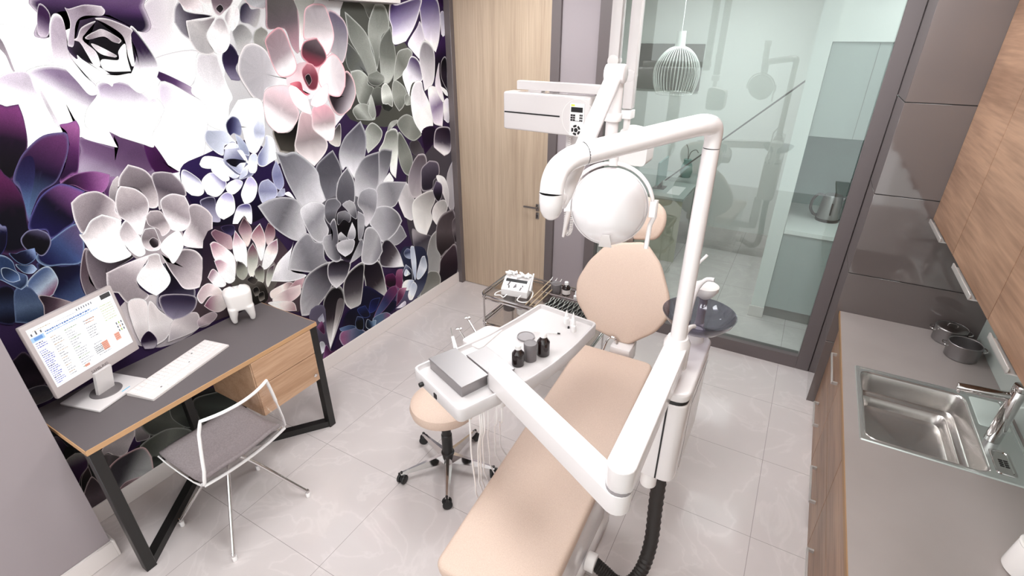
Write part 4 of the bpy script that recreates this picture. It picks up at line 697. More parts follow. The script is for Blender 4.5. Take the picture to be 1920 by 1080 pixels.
# ------------------------------------------------------------------ mural
def lin255(t): return [(c/255)/12.92 if c/255 <= .04045 else ((c/255+.055)/1.055)**2.4 for c in t]
def mixc(a, b, t): return [a[i]+(b[i]-a[i])*t for i in range(3)]
def build_mural():
    bm = bmesh.new(); lay = bm.verts.layers.float_color.new('Col')
    X0 = -2.6594
    def vert(y, z, k, c):
        v = bm.verts.new((X0+k*.00003, min(max(y, .4435), 3.64), max(z, .09))); v[lay] = (*c, 1); return v
    bg = lin('#2c1c3c')
    q = [vert(y, z, -8, bg) for y, z in ((.444, .09), (3.64, .09), (3.64, CEIL), (.444, CEIL))]
    bm.faces.new(q)
    dark = lin('#1c1224')
    for k, L in enumerate(MURAL.strip().split('\n')):
        f = L.split('|')
        pts = [tuple(int(c)/1000 for c in p.split(',')) for p in f[0].split()]
        B = V([int(c)/1000 for c in f[1].split(',')]); T = V([int(c)/1000 for c in f[2].split(',')])
        nums = [int(c) for c in f[3].split()]; cb, cm, ct, ce = [lin255(nums[i*3:i*3+3]) for i in range(4)]; kind = int(f[4])
        P3 = [V((p[0], p[1], 0)) for p in pts]
        if kind == 0:                                    # leaf tips stay pointed
            m = min(range(len(P3)), key=lambda i: (P3[i].xy-T).length)
            P3 = P3[m:]+P3[:m]
            sp = catmull(P3+[P3[0]], 5)[:-1]
        else: sp = catmull(P3, 4 if kind in (1, 3) else 5, True)
        n = len(sp); cx = sum(p.x for p in sp)/n; cy = sum(p.y for p in sp)/n
        ax = T-B; L2 = max(ax.length_squared, 1e-6)
        def col(y, z, rho):
            t = ((y-B.x)*ax.x+(z-B.y)*ax.y)/L2; t = min(max(t, 0), 1)
            t = t*t*(3-2*t)*.5+t*.5
            c = mixc(cb, cm, t*2) if t < .5 else mixc(cm, ct, t*2-1)
            lat = ((y-B.x)*ax.y-(z-B.y)*ax.x)/L2
            s = (.92+.14*rho*rho)*(1+.22*max(-.6, min(.6, lat)))
            lum = max(.3*c[0]+.55*c[1]+.15*c[2], .0005)**.42*1.5*s
            return [min(max(x*1.12-.12*(c[0]+c[1]+c[2])/3, 0)*lum, .95) for x in c]
        rings = []
        rv = random.Random(k); vn = [rv.uniform(-1, 1) for _ in range(n)]
        vn = [.09*(vn[i-1]+2*vn[i]+vn[(i+1) % n])/4 for i in range(n)]
        spec = [(1.0, 'e'), (.955, 'm'), (.9, 'f'), (.72, 'f'), (.48, 'f'), (.24, 'f')]
        if kind in (1, 2): spec = [(1.0, 'f'), (.72, 'f'), (.48, 'f'), (.24, 'f')]
        if kind == 0: spec = [(1.02, 'h')]+spec
        for s, md in spec:
            row = []
            for pi, p in enumerate(sp):
                y = cx+(p.x-cx)*s; z = cy+(p.y-cy)*s
                c = [x*(1+vn[pi]*min(1, 1.6*s)) for x in col(y, z, s)]
                if md == 'e': c = ce
                elif md == 'm': c = mixc(ce, c, .65)
                elif md == 'h': c = mixc(ce, dark, .62)
                row.append(vert(y, z, k, c))
            rings.append(row)
        cv = vert(cx, cy, k, col(cx, cy, 0))
        for A, Bq in zip(rings, rings[1:]):
            for i in range(n):
                j = (i+1) % n
                try: bm.faces.new((A[i], A[j], Bq[j], Bq[i]))
                except ValueError: pass
        for i in range(n): bm.faces.new((rings[-1][i], rings[-1][(i+1) % n], cv))
    me = bpy.data.meshes.new('mural'); base = V((-2.6594, 2.05, .1))
    bmesh.ops.translate(bm, vec=-base, verts=bm.verts); bm.to_mesh(me); bm.free()
    o = bpy.data.objects.new('mural', me); o.location = base; me.materials.append(M['mural']); COL.objects.link(o)
    o['label'] = 'wall mural of huge grey, white and purple succulent rosettes'; o['category'] = 'mural'
build_mural()

# ------------------------------------------------------------------ ceiling lights
def ceiling_light(x, y, s, label):
    lm = 'lamp' if y < 3.5 else 'fill_lamp_far'
    t = thing('ceiling_light', label, 'ceiling light', (x, y, CEIL), 'square ceiling lights')
    fr = MB()
    for a, c in (((-s, -s), (s, -s+.02)), ((-s, s-.02), (s, s)), ((-s, -s), (-s+.02, s)), ((s-.02, -s), (s, s))):
        fr.box((a[0], a[1], -.025), (c[0], c[1], 0))
    part('frame', fr, 'white', t, world=False)
    part('diffuser', MB().box((-s+.02, -s+.02, -.02), (s-.02, s-.02, -.006)), lm, t, world=False)
for x, y, lb in ((-1.5, .85, 'square ceiling light above the desk'), (-1.7, 2.85, 'square ceiling light before the oak door'), (-.35, .95, 'square ceiling light above the chair foot'),
                 (.02, 2.85, 'square ceiling light above the headrest'), (-1.0, 5.2, 'added square fill light behind the glass, out of view'), (.8, 3.98, 'added square fill light before the kitchenette, out of view')):  # last two are unseen lights, added only to brighten the far room
    ceiling_light(x, y, .3 if x < .5 else .2, lb)
t = thing('wall_unit', 'white slim casing high on the mural wall, only its lower edge showing', 'wall unit', (-2.64, 2.72, 2.36))
part('body', MB().box((-2.648, 2.40, 2.362), (-2.56, 3.03, 2.55), .012), 'white', t)
part('vent', MB().box((-2.62, 2.45, 2.358), (-2.58, 2.98, 2.364)), 'jar', t)

# ------------------------------------------------------------------ desk
t = thing('desk', 'grey topped desk with oak edge, black angled legs and oak drawers', 'desk', (-2.41, 1.03, 0))
top = MB().box((-2.638, .464, .716), (-2.17, 1.594, .7392), .001, 1)
tp = part('desktop', top, 'desk', t)
part('edge_band', MB().box((-2.1715, .4625, .7155), (-2.1665, 1.5955, .7385)).box((-2.636, .4610, .7155), (-2.167, .4645, .7385)).box((-2.636, 1.5935, .7155), (-2.167, 1.597, .7385)), 'oak_edge', tp, 'thin oak edging strip')
def sq_bar(p, q, w_, up=(0, 0, 1)):
    p, q = V(p), V(q); dr = (q-p).normalized(); u = V(up); s = dr.cross(u).normalized(); u = s.cross(dr)
    h = w_/2
    return [p-s*h-u*h, p+s*h-u*h, p+s*h+u*h, p-s*h+u*h], q-p
for y in (.487, 1.571):
    lg = MB().box((-2.212, y-.022, 0), (-2.168, y+.022, .715), .002, 1)
    part('leg', lg, 'black', t)
    a, e = sq_bar((-2.19, y, .022), (-2.60, 1.03, .022), .042)
    part('floor_bar', MB().poly(a, e), 'black', t)
    part('top_bar', MB().box((-2.60, y-.016, .685), (-2.20, y+.016, .715), .002, 1), 'black', t)
part('rear_leg', MB().box((-2.642, 1.01, 0), (-2.598, 1.05, .715), .002, 1), 'black', t)
dr = part('drawer_box', MB().box((-2.60, 1.175, .372), (-2.178, 1.545, .714), .002, 1), 'oak_desk', t)
for z0, z1 in ((.376, .556), (.56, .712)):
    part('drawer_front', MB().box((-2.18, 1.177, z0), (-2.166, 1.547, z1), .0015, 1), 'oak_desk', dr)
part('lock', MB().cyl((-2.166, 1.52, .42), (-2.160, 1.52, .42), .011, bev=.002).tube([(-2.160, 1.507, .42), (-2.156, 1.514, .427), (-2.156, 1.526, .427), (-2.160, 1.533, .42)], .002, 8), 'chrome', dr)

# monitor
DT = .7395
t = thing('monitor', 'silver bezelled monitor showing a spreadsheet like page, on desk', 'monitor', (-2.52, .70, DT))
RM = Matrix.Translation((-2.475, .702, 0)) @ Matrix.Rotation(math.radians(16), 4, 'Z')   # local +x faces the sitter, +y along the wall
SB = Matrix.Translation((-2.505, .69, 0)) @ Matrix.Rotation(math.radians(16), 4, 'Z')
tilt = RM @ Matrix.Translation((0, 0, .855)) @ Matrix.Rotation(math.radians(-4), 4, 'Y')
part('bezel', MB().box((-.022, -.192, 0), (0, .192, .335), .006, 2, mat=tilt), plain('silver_bezel', '#bdb2b1', .35), t)
part('back_shell', MB().box((-.05, -.13, .06), (-.02, .13, .27), .014, 2, mat=tilt), 'plastic', t)
part('stand_base', MB().box((-.108, -.118, DT), (.108, .118, DT+.012), .004, 2, mat=SB), 'white', t)
part('stand_disc', MB().lathe([(0, 0), (.062, 0), (.06, .003), (0, .003)], (0, 0, 0), 32, mat=SB @ Matrix.Translation((.01, 0, DT+.012))), 'jar', t)
nk = MB().poly([(.0, -.038, DT+.014), (.016, -.038, DT+.014), (.05, -.038, .875), (.034, -.038, .875)], (0, .076, 0), mat=SB)
part('stand_neck', nk, 'white', t)
part('power_mark', MB().box((.085, .01, DT+.0118), (.089, .05, DT+.0128), mat=SB), plain('cyan_mark', '#29b8dc', .4), t)
def screen_mesh():
    bm = bmesh.new(); lay = bm.verts.layers.float_color.new('Col')
    def quad(y0, z0, y1, z1, c, k):
        vs = [bm.verts.new((.0008+k*.0002, y, z)) for y, z in ((y0, z0), (y1, z0), (y1, z1), (y0, z1))]
        for v in vs: v[lay] = (*lin(c), 1)
        bm.faces.new(vs)
    W, H = .35, .268; Y0, Z0 = -W/2, .048
    def q(u0, v0, u1, v1, c, k=1): quad(Y0+u0*W, Z0+(1-v1)*H, Y0+u1*W, Z0+(1-v0)*H, c, k)
    q(0, 0, 1, 1, '#fbfbfd', 0)
    rnd = random.Random(3)
    def line(u, v, wd, c, h=.012, k=1):
        e = u+wd
        while u < e:
            s = rnd.uniform(.008, .03); q(u, v, min(u+s, e), v+h*rnd.uniform(.7, 1.1), c, k); u += s+rnd.uniform(.003, .008)
    q(0, .14, .14, .215, '#a9cbee'); q(.03, .15, .12, .20, '#5f90d0', 2)
    line(.16, .125, .54, '#3f6fb4', .022); line(.16, .165, .62, '#86aede', .016)
    line(.05, .05, .2, '#b09868', .01); line(.30, .07, .25, '#b8b8c0', .008)
    for i in range(7): q(.55+i*.03, .03, .562+i*.03, .065, '#6a6a72')
    for i in range(3): q(.02+i*.05, .08-.02*(i % 2), .035+i*.05, .12, '#44444c')
    q(.86, .005, .99, .085, '#151317')
    for i in range(22):
        if i != 3: line(.02, .24+i*.033, rnd.uniform(.06, .13), '#5a62b8' if i % 6 else '#2a2a78', .014)
    for i in range(7): line(.80, .17+i*.042, .16, '#c9c9a0' if i % 2 else '#b8c88a', .012)
    for i in range(17):
        line(.18, .25+i*.042, rnd.uniform(.05, .12), '#7c7c82' if i % 3 else '#a88458', .011)
        if rnd.random() < .8: line(.34, .25+i*.042, rnd.uniform(.06, .16), '#8f8f96' if i % 4 else '#6a8a4a', .011)
        if rnd.random() < .75: line(.56, .22+i*.042, rnd.uniform(.05, .16), '#77777d', .011)
    line(.58, .27, .12, '#d88850', .012); line(.58, .31, .1, '#d88850', .012)
    for i in range(5): line(.54, .73+i*.03, .10, '#5a5a60', .012)
    q(.64, .72, .72, .87, '#e4a28c'); q(.82, .70, .89, .83, '#e4a28c'); q(.36, .91, .42, .95, '#d8907c')
    for i in range(5): q(.645, .735+i*.028, .71, .742+i*.028, '#b86a58', 2)
    for i in range(3): q(.825, .72+i*.035, .885, .726+i*.035, '#b86a58', 2)
    for i in range(3):
        for j in range(3): q(.90+i*.032, .54+j*.065, .915+i*.032, .58+j*.065, ('#5a5a60', '#9ab84a', '#5a5a60', '#c8a070')[(i+j*2) % 4])
    me = bpy.data.meshes.new('screen'); bm.transform(Matrix.Translation(-world_base(t)) @ tilt); bm.to_mesh(me); bm.free(); return me
o = bpy.data.objects.new('screen', screen_mesh()); o.data.materials.append(M['screen']); COL.objects.link(o); o.parent = t
o['label'] = 'lit white screen with rows of small writing'
fc = bpy.data.curves.new('brand_lettering', 'FONT'); fc.body = 'SAMSUNG'; fc.size = .017; fc.align_x = 'CENTER'; fc.extrude = .0003
ft = bpy.data.objects.new('lettering_curve', fc); COL.objects.link(ft)
fm = bpy.data.meshes.new_from_object(ft.evaluated_get(bpy.context.evaluated_depsgraph_get())); bpy.data.objects.remove(ft)
fo = bpy.data.objects.new('brand_lettering', fm); COL.objects.link(fo); fm.materials.clear(); fm.materials.append(M['jar']); fo.parent = t
fo.matrix_local = Matrix.Translation(-world_base(t)) @ tilt @ Matrix.Translation((.0008, 0, .02)) @ Matrix(((0, 0, 1, 0), (1, 0, 0, 0), (0, 1, 0, 0), (0, 0, 0, 1)))

# keyboard
t = thing('keyboard', 'slim white keyboard lying on the grey desk', 'keyboard', (-2.375, .965, DT))
KB = Matrix.Translation((-2.375, .965, DT)) @ Matrix.Rotation(math.radians(14.5), 4, 'Z')
kbody = part('body', MB().poly([(-.078, -.226, 0), (.070, -.226, 0), (.070, -.226, .009), (-.078, -.226, .016)], (0, .452, 0), mat=KB), 'skirting', t)
keys = MB()
for r in range(5):
    for c in range(19):
        if r == 4 and 4 <= c <= 8: continue
        x = -.068+r*.0275; y = -.218+c*.0232
        zz = .0165-.00047*(r*27.5)/ .7*.05-.0025*r*.5
        keys.box((x, y, zz-.004), (x+.024, y+.020, zz+.0014), .001, 1, mat=KB)
    if r == 4: keys.box((-.068+r*.0275, -.218+4*.0232, .008), (-.068+r*.0275+.024, -.218+9*.0232-.003, .0128), .001, 1, mat=KB)
part('keys', keys, 'plastic', t)
for mk in (((-.046, .10, .014), (-.041, .108, .0172)), ((-.0, .04, .012), (.004, .046, .0155)), ((.03, -.15, .01), (.035, -.143, .0135))):
    part('key_mark', MB().box(mk[0], mk[1], mat=KB), 'jar', t)

# tooth model
def tooth():
    b = MB(); T = Matrix.Translation((-2.535, 1.41, DT)) @ Matrix.Rotation(math.radians(62), 4, 'Z')
    rows = []
    n = 36
    for k in range(15):
        f = k/14; z = .085+f*.125
        rx = .072*(1-.16*(1-f)**2)*(1 if f < .78 else math.sqrt(max(1-((f-.78)/.23)**2, .12)))
        ry = .062*(1-.14*(1-f)**2)*(1 if f < .78 else math.sqrt(max(1-((f-.78)/.23)**2, .12)))
        row = []
        for i in range(n+1):
            a = 2*PI*i/n
            ca, sa = math.cos(a), math.sin(a)
            e = .62
            x = rx*math.copysign(abs(ca)**e, ca); y = ry*math.copysign(abs(sa)**e, sa)
            zz = z
            if f > .85: zz += .010*math.cos(2*a)*((f-.85)/.15)
            row.append((x, y, zz))
        rows.append(row)
    rows.append([(0, 0, .198)]*(n+1))
    rows = [[(0, 0, .088)]*(n+1)]+rows
    b.grid(rows)
    for sx in (-1, 1):
        for sy in (-1, 1):
            b.tube(catmull([(sx*.038, sy*.030, .10), (sx*.042, sy*.030, .07), (sx*.046, sy*.027, .035), (sx*.044, sy*.024, .008)], 5),
                   [.030-.0185*i/15 for i in range(16)], 14)
    bmesh.ops.remove_doubles(b.bm, verts=b.bm.verts, dist=.0004)
    bmesh.ops.recalc_face_normals(b.bm, faces=b.bm.faces)
    bmesh.ops.transform(b.bm, matrix=T, verts=b.bm.verts)
    o = solo('tooth_model', b, 'ceramic', 'large white molar tooth model standing on the desk end', 'tooth model', (-2.535, 1.41, DT))
    rm = o.modifiers.new('round', 'REMESH'); rm.mode = 'VOXEL'; rm.voxel_size = .005; rm.use_smooth_shade = True
    sm = o.modifiers.new('soft', 'SMOOTH'); sm.iterations = 6
tooth()

# ------------------------------------------------------------------ clear desk chair
t = thing('desk_chair', 'clear shell chair with grey seat pad and chrome star legs', 'chair', (-2.07, .91, 0))
def shell_pt(s, u):
    """s along the profile (seat front to back top), u across -1..1"""
    prof = [(-2.262, .448), (-2.20, .432), (-2.10, .424), (-2.0, .424), (-1.935, .440), (-1.898, .485), (-1.886, .55), (-1.884, .64), (-1.880, .735), (-1.868, .797)]
    k = s*(len(prof)-1); i = min(int(k), len(prof)-2); f = k-i
    x = prof[i][0]*(1-f)+prof[i+1][0]*f; z = prof[i][1]*(1-f)+prof[i+1][1]*f
    hw = .205 if s < .55 else .205-.052*((s-.55)/.45)**1.3
    y = .908+u*hw
    bow = 1-u*u
    if s > .35: x += .038*bow*min((s-.35)/.25, 1)
    if s > .8: z -= .0*bow
    z += .010*(u*u)*(1 if s < .5 else 0)
    return V((x, y, z))
S = 36; U = 16
part('shell', MB().grid([[shell_pt(i/S, -1+2*j/U) for j in range(U+1)] for i in range(S+1)]), 'acrylic', t)
sh = t.children[0]; so = sh.modifiers.new('thickness', 'SOLIDIFY'); so.thickness = .006; so.offset = 0
rim = [shell_pt(i/S, -1) for i in range(S+1)]+[shell_pt(1, -1+2*j/U) for j in range(1, U+1)]+[shell_pt(i/S, 1) for i in range(S-1, -1, -1)]
rr = [.0034+.004*max(0, min(1, (i-12)/8)) if i < 60 else .0038 for i in range(len(rim))]
part('rim', MB().tube(rim, rr, 8), 'bright', t, 'polished pale edge of the clear shell')
part('back_bend', MB().tube([shell_pt(.50, -1+2*j/U)+V((.006, 0, -.004)) for j in range(U+1)], .0065, 8), 'bright', t)
pad = [shell_pt(i/40*.40+.01, -1+2*j/U) for i in (0, 40) for j in ((0, U) if i == 0 else (U, 0))]
pr_ = MB()
rows = [[shell_pt(.012+.47*i/20, (-1+2*j/U)*.965)+V((-.002, 0, .008+.016*min(1, 3.2*(1-abs(-1+2*j/U)))*min(1, i/2+.35))) for j in range(U+1)] for i in range(21)]
pr_.grid(rows)
po = part('seat_pad', pr_, 'fabric', t)
so = po.modifiers.new('thickness', 'SOLIDIFY'); so.thickness = .018; so.offset = -1
cxl, cyl_ = -2.07, .905
part('hub', MB().cyl((cxl, cyl_, .36), (cxl, cyl_, .418), .028, bev=.004), 'chrome', t)
for fx, fy in ((-2.273, .688), (-1.875, .70), (-1.868, 1.118), (-2.262, 1.11)):
    p = catmull([(cxl, cyl_, .385), (cxl+(fx-cxl)*.25, cyl_+(fy-cyl_)*.25, .335), (cxl+(fx-cxl)*.94, cyl_+(fy-cyl_)*.94, .062), (fx, fy, .045), (fx, fy, .012)], 6)
    lg = part('leg', MB().tube(p, .009, 12), 'chrome', t)
    part('foot_cap', MB().cyl((fx, fy, 0), (fx, fy, .03), .011, bev=.002), 'bright', lg)

# ------------------------------------------------------------------ rolling stool
t = thing('stool', 'round beige stool on five spoke chrome base with black casters', 'stool', (-1.34, 1.65, 0))
part('seat', MB().lathe([(0, .43), (.15, .43), (.170, .438), (.176, .462), (.170, .488), (.152, .502), (.11, .506), (0, .506)], (-1.33, 1.635, 0), 48), 'leather', t)
part('column', MB().lathe([(0, .085), (.034, .085), (.036, .10), (.036, .125), (.029, .13), (.029, .25), (.025, .255), (.025, .43), (0, .43)], (-1.335, 1.645, 0), 28), 'black', t)
for k in range(5):
    a = math.radians(10+72*k+6); dx, dy = math.cos(a), math.sin(a)
    P = lambda r, s, z: (-1.335+dx*r-dy*s, 1.645+dy*r+dx*s, z)
    sp_ = MB().poly([P(.025, -.021, .07), P(.025, .021, .07), P(.025, .016, .118), P(.025, -.016, .118)], (0, 0, 0)) if False else MB()
    b = bmesh.new()
    prof = [(.022, .024, .066, .120), (.12, .017, .064, .100), (.22, .011, .062, .082), (.268, .009, .060, .072)]
    rings = [[b.verts.new(P(r, -h_, z0)), b.verts.new(P(r, h_, z0)), b.verts.new(P(r, h_*.45, z1)), b.verts.new(P(r, -h_*.45, z1))] for r, h_, z0, z1 in prof]
    for A, B in zip(rings, rings[1:]):
        for i in range(4): b.faces.new((A[i], A[(i+1) % 4], B[(i+1) % 4], B[i]))
    b.faces.new(rings[0][::-1]); b.faces.new(rings[-1]); sp_._add(b)
    part('spoke', sp_, 'chrome', t)
    c = V(P(.262, 0, .026)); ang = a+math.radians((20, 75, -40, 130, 10)[k])
    ax = V((math.cos(ang), math.sin(ang), 0))
    ca = MB()
    for s in (-1, 1): ca.cyl(c+ax*(s*.006), c+ax*(s*.022), .026, bev=.005)
    ca.cyl(c-ax*.008, c+ax*.008, .017)
    hd = MB().cyl(c+V((0, 0, .02)), c+V((0, 0, .05)), .007).tube([c+ax*.02+V((0, 0, .027)), c+V((0, 0, .031)), c-ax*.02+V((0, 0, .027))], .007, 8)
    cs = part('caster', ca, 'rubber', t)
    part('fork', hd, 'black', cs)
    if k == 4: pass

# ------------------------------------------------------------------ dental chair
def cushion(outline, n, th, r, crown=.004, steps=5):
    """soft slab: outline (closed, 3-D, in one plane), n points to the visible face"""
    n = V(n).normalized(); P = [V(p) for p in outline]; L = len(P)
    C = sum(P, V())/L
    nor = []
    for i in range(L):
        t = (P[(i+1) % L]-P[i-1]).normalized(); m = t.cross(n)
        if m.dot(P[i]-C) < 0: m = -m
        nor.append(m)
    rows = []
    def ring(ins, h, sc_=1): rows.append([C+(P[i]-nor[i]*ins-C)*sc_+n*h for i in range(L)])
    rows.append([C-n*th]*L); ring(r, -th, .5); ring(r, -th)
    for k in range(1, steps+1):
        a = PI/2*k/steps; ring(r*(1-math.sin(a)), -th+r*(1-math.cos(a)))
    for k in range(steps+1):
        a = PI/2*k/steps; ring(r*(1-math.cos(a)), -r+r*math.sin(a))
    ring(r, crown*.4, .94); ring(r, crown*.8, .7); ring(r, crown, .4)
    rows.append([C+n*crown]*L)
    b = MB(); b.grid([row+[row[0]] for row in rows])
    bmesh.ops.remove_doubles(b.bm, verts=b.bm.verts, dist=.0002)
    bmesh.ops.recalc_face_normals(b.bm, faces=b.bm.faces)
    return b

def rounded(pts, r, n=5):
    """round the corners of a closed 3-D polygon"""
    out = []; P = [V(p) for p in pts]; L = len(P)
    for i in range(L):
        a, p, c = P[i-1], P[i], P[(i+1) % L]
        d1 = min(r, (a-p).length*.45); d2 = min(r, (c-p).length*.45)
        s = p+(a-p).normalized()*d1; e = p+(c-p).normalized()*d2
        for k in range(n+1):
            t = k/n; out.append(s*(1-t)**2+2*p*t*(1-t)+e*t*t)
    return out

t = thing('dental_chair', 'beige dental chair with tilted back, oval headrest and long leg rest', 'dental chair', (-.62, 1.5, 0))
zs = lambda y: .60+.145*(y-2.36)
seat = [(-.872, .93), (-.43, .93), (-.43, 1.4), (-.438, 2.345), (-.865, 2.345), (-.872, 1.4)]
seat = rounded([(x, y, zs(y)) for x, y in seat], .05, 6)
part('seat', cushion(seat, (0, -.145, 1), .075, .022, .006), 'leather', t)
pan = rounded([(x, y, zs(y)-.072) for x, y in ((-.84, .97), (-.462, .97), (-.462, 2.28), (-.84, 2.28))], .05, 5)
part('seat_pan', cushion(pan, (0, -.145, 1), .045, .012, 0), 'white', t)
back = [(-.622, 2.415, .61), (-.842, 2.434, .651), (-.975, 2.491, .777), (-.995, 2.538, .882), (-.947, 2.591, 1.0), (-.857, 2.641, 1.111), (-.646, 2.66, 1.152), (-.538, 2.616, 1.056), (-.449, 2.545, .897), (-.433, 2.501, .799), (-.486, 2.46, .709)]
part('backrest', cushion(rounded(back, .038, 6), (0, -1, .45), .06, .02, .010), 'leather', t)
hb = lambda x, z: (x, 2.46+.45*(z-.62), z)
head = [hb(-.745, 1.14), hb(-.66, 1.15), hb(-.60, 1.167), hb(-.572, 1.235), hb(-.588, 1.31), hb(-.66, 1.358), hb(-.745, 1.372), hb(-.83, 1.358), hb(-.902, 1.31), hb(-.918, 1.235), hb(-.89, 1.167), hb(-.83, 1.15)]
part('headrest', cushion(catmull(head, 4, True), (0, -1, .45), .055, .02, .010), 'leather', t)
part('headrest_post', MB().box((-.765, 2.70, 1.02), (-.725, 2.725, 1.25), .004), 'dull', t)
part('back_bracket', MB().box((-.70, 2.36, .50), (-.58, 2.50, .615), .012).box((-.68, 2.53, .55), (-.60, 2.57, .72), .01), 'white', t)
part('release_lever', MB().tube(catmull([(-.735, 2.36, .575), (-.725, 2.40, .625), (-.70, 2.41, .645), (-.672, 2.405, .625), (-.665, 2.39, .58)], 6), .007, 8), 'chrome', t)
base = MB().box((-.80, 1.0, 0), (-.425, 1.76, .10), .03, 3).box((-.77, 1.06, .06), (-.44, 1.72, .36), .04, 3)
part('base', base, 'white', t)
part('hose_port', MB().cyl((-.43, 1.44, .095), (-.385, 1.44, .095), .042, bev=.006), 'plastic', t)

# ------------------------------------------------------------------ dental unit with tray
t = thing('dental_unit', 'white dental unit beside the chair with jointed arm, tray and tinted bowl', 'dental unit', (-.225, 1.7, .655))
def plan(x0, y0, x1, y1, z, r): return rounded([(x0, y0, z), (x1, y0, z), (x1, y1, z), (x0, y1, z)], r, 7)
UX0, UX1, UY0, UY1 = -.294, -.142, 1.462, 1.905
body = part('cabinet', cushion(plan(UX0, UY0, UX1, UY1, 1.053, .05), (0, 0, 1), .36, .008, 0), 'white', t)
part('cabinet_gap', cushion(plan(UX0+.004, UY0+.004, UX1-.004, UY1-.004, 1.066, .048), (0, 0, 1), .02, .002, 0), 'slot', t, 'dark joint under the lid')
part('lid', cushion(plan(UX0, UY0, UX1, UY1, 1.100, .05), (0, 0, 1), .035, .01, .001), 'white', t)
part('front_seam', MB().box((-.2105, 1.4605, .700), (-.2045, 1.467, 1.046)), 'slot', body)
part('side_seam', MB().box((-.1425, 1.56, .70), (-.1413, 1.563, 1.045)).box((-.1425, 1.58, 1.0), (-.1412, 1.88, 1.003)), 'jar', body)
part('outlet', MB().cyl((-.236, 1.507, .70), (-.236, 1.507, .615), .031, bev=.004), 'plastic', t)
part('chair_link', MB().box((-.50, 1.78, .37), (-.29, 1.88, .44), .012).box((-.31, 1.78, .38), (-.235, 1.88, .71), .012), 'white', t)
hp = catmull([(-.388, 1.44, .095), (-.34, 1.44, .07), (-.29, 1.44, .045), (-.235, 1.46, .05), (-.20, 1.51, .11), (-.19, 1.555, .24), (-.20, 1.575, .42), (-.205, 1.565, .62), (-.205, 1.56, .705)], 11)
part('corrugated_hose', MB().tube(hp, .031, 14, ribs=.86), 'hose', t, 'black ribbed hose from the cabinet to the chair base')
# bowl
bc = (-.205, 1.845)
prof = [(0, 1.150), (.05, 1.152), (.095, 1.170), (.125, 1.200), (.138, 1.226), (.134, 1.226), (.121, 1.203), (.092, 1.175), (.05, 1.157), (0, 1.155)]
part('bowl', MB().lathe(prof, (bc[0], bc[1], 0), 48), 'smoke', t, 'dark tinted glass rinsing bowl')
part('bowl_stem', MB().lathe([(0, 1.06), (.042, 1.06), (.036, 1.09), (.034, 1.151), (0, 1.151)], (bc[0], bc[1], 0), 28), 'white', t)
part('rinse_spout', MB().tube(catmull([(-.232, 1.67, 1.062), (-.228, 1.672, 1.13), (-.222, 1.68, 1.205), (-.212, 1.70, 1.232), (-.20, 1.725, 1.228)], 6), .0085, 12), 'white', t)
part('cup_spout', MB().tube(catmull([(-.245, 1.885, 1.09), (-.245, 1.90, 1.22), (-.238, 1.93, 1.285), (-.215, 1.945, 1.322), (-.185, 1.945, 1.328)], 6), .009, 12), 'white', t)
sb_ = MB().lathe([(0, 1.06), (.018, 1.06), (.016, 1.21), (.03, 1.225), (.05, 1.255), (.05, 1.272), (.03, 1.285), (0, 1.288)], (-.215, 2.0, 0), 24).box((-.235, 1.86, 1.075), (-.195, 2.015, 1.098), .006)
part('assistant_holder', sb_, 'plastic', t)
part('suction_tip', MB().tube([(-.268, 2.0, 1.13), (-.262, 2.0, 1.36), (-.235, 2.01, 1.40)], .006, 8).tube([(-.268, 2.0, 1.13), (-.262, 1.90, 1.055)], .006, 8), 'plastic', t)
part('lid_button', MB().cyl((-.215, 1.645, 1.098), (-.215, 1.645, 1.106), .026, bev=.003), 'plastic', t)
# arm one: from the post above the cabinet towards the viewer, then arm two to the tray
part('post', MB().cyl((-.228, 1.575, 1.055), (-.228, 1.575, 1.15), .022), 'white', t)
def beam(p, q, wd, ht, r=.012, endp=.5, endq=.5):
    """rounded-end beam in plan; p, q are centres of its top face"""
    p, q = V(p), V(q); d_ = (q-p); d_.z = 0; d_.normalize(); s = V((-d_.y, d_.x, 0)); h = wd/2
    o = []
    for c, sg in ((q, 1), (p, -1)):
        for k in range(9):
            a = -PI/2+PI*k/8
            o.append(c+(d_*sg*math.cos(a)*h*.98)+(s*sg*math.sin(a)*h))
    n = V((0, 0, 1)); sl = (q.z-p.z)/max((V((q.x, q.y, 0))-V((p.x, p.y, 0))).length, .001)
    n = (V((0, 0, 1))-d_*sl).normalized()
    return cushion(o, n, ht, r, 0, 4)
part('arm', beam((-.228, 1.585, 1.232), (-.226, .985, 1.197), .078, .082, .005), 'white', t)
part('arm_socket', MB().lathe([(0, 1.14), (.045, 1.14), (.045, 1.236), (.034, 1.258), (0, 1.258)], (-.228, 1.575, 0), 32), 'white', t)
part('elbow_ring', MB().cyl((-.226, .985, 1.105), (-.226, .985, 1.120), .0365), 'disc', t)
part('arm', beam((-.226, .985, 1.1125), (-.765, 1.262, 1.128), .078, .075, .005), 'white', t)
part('tray_pivot', MB().cyl((-.752, 1.243, .985), (-.752, 1.243, 1.06), .022, bev=.004), 'white', t)
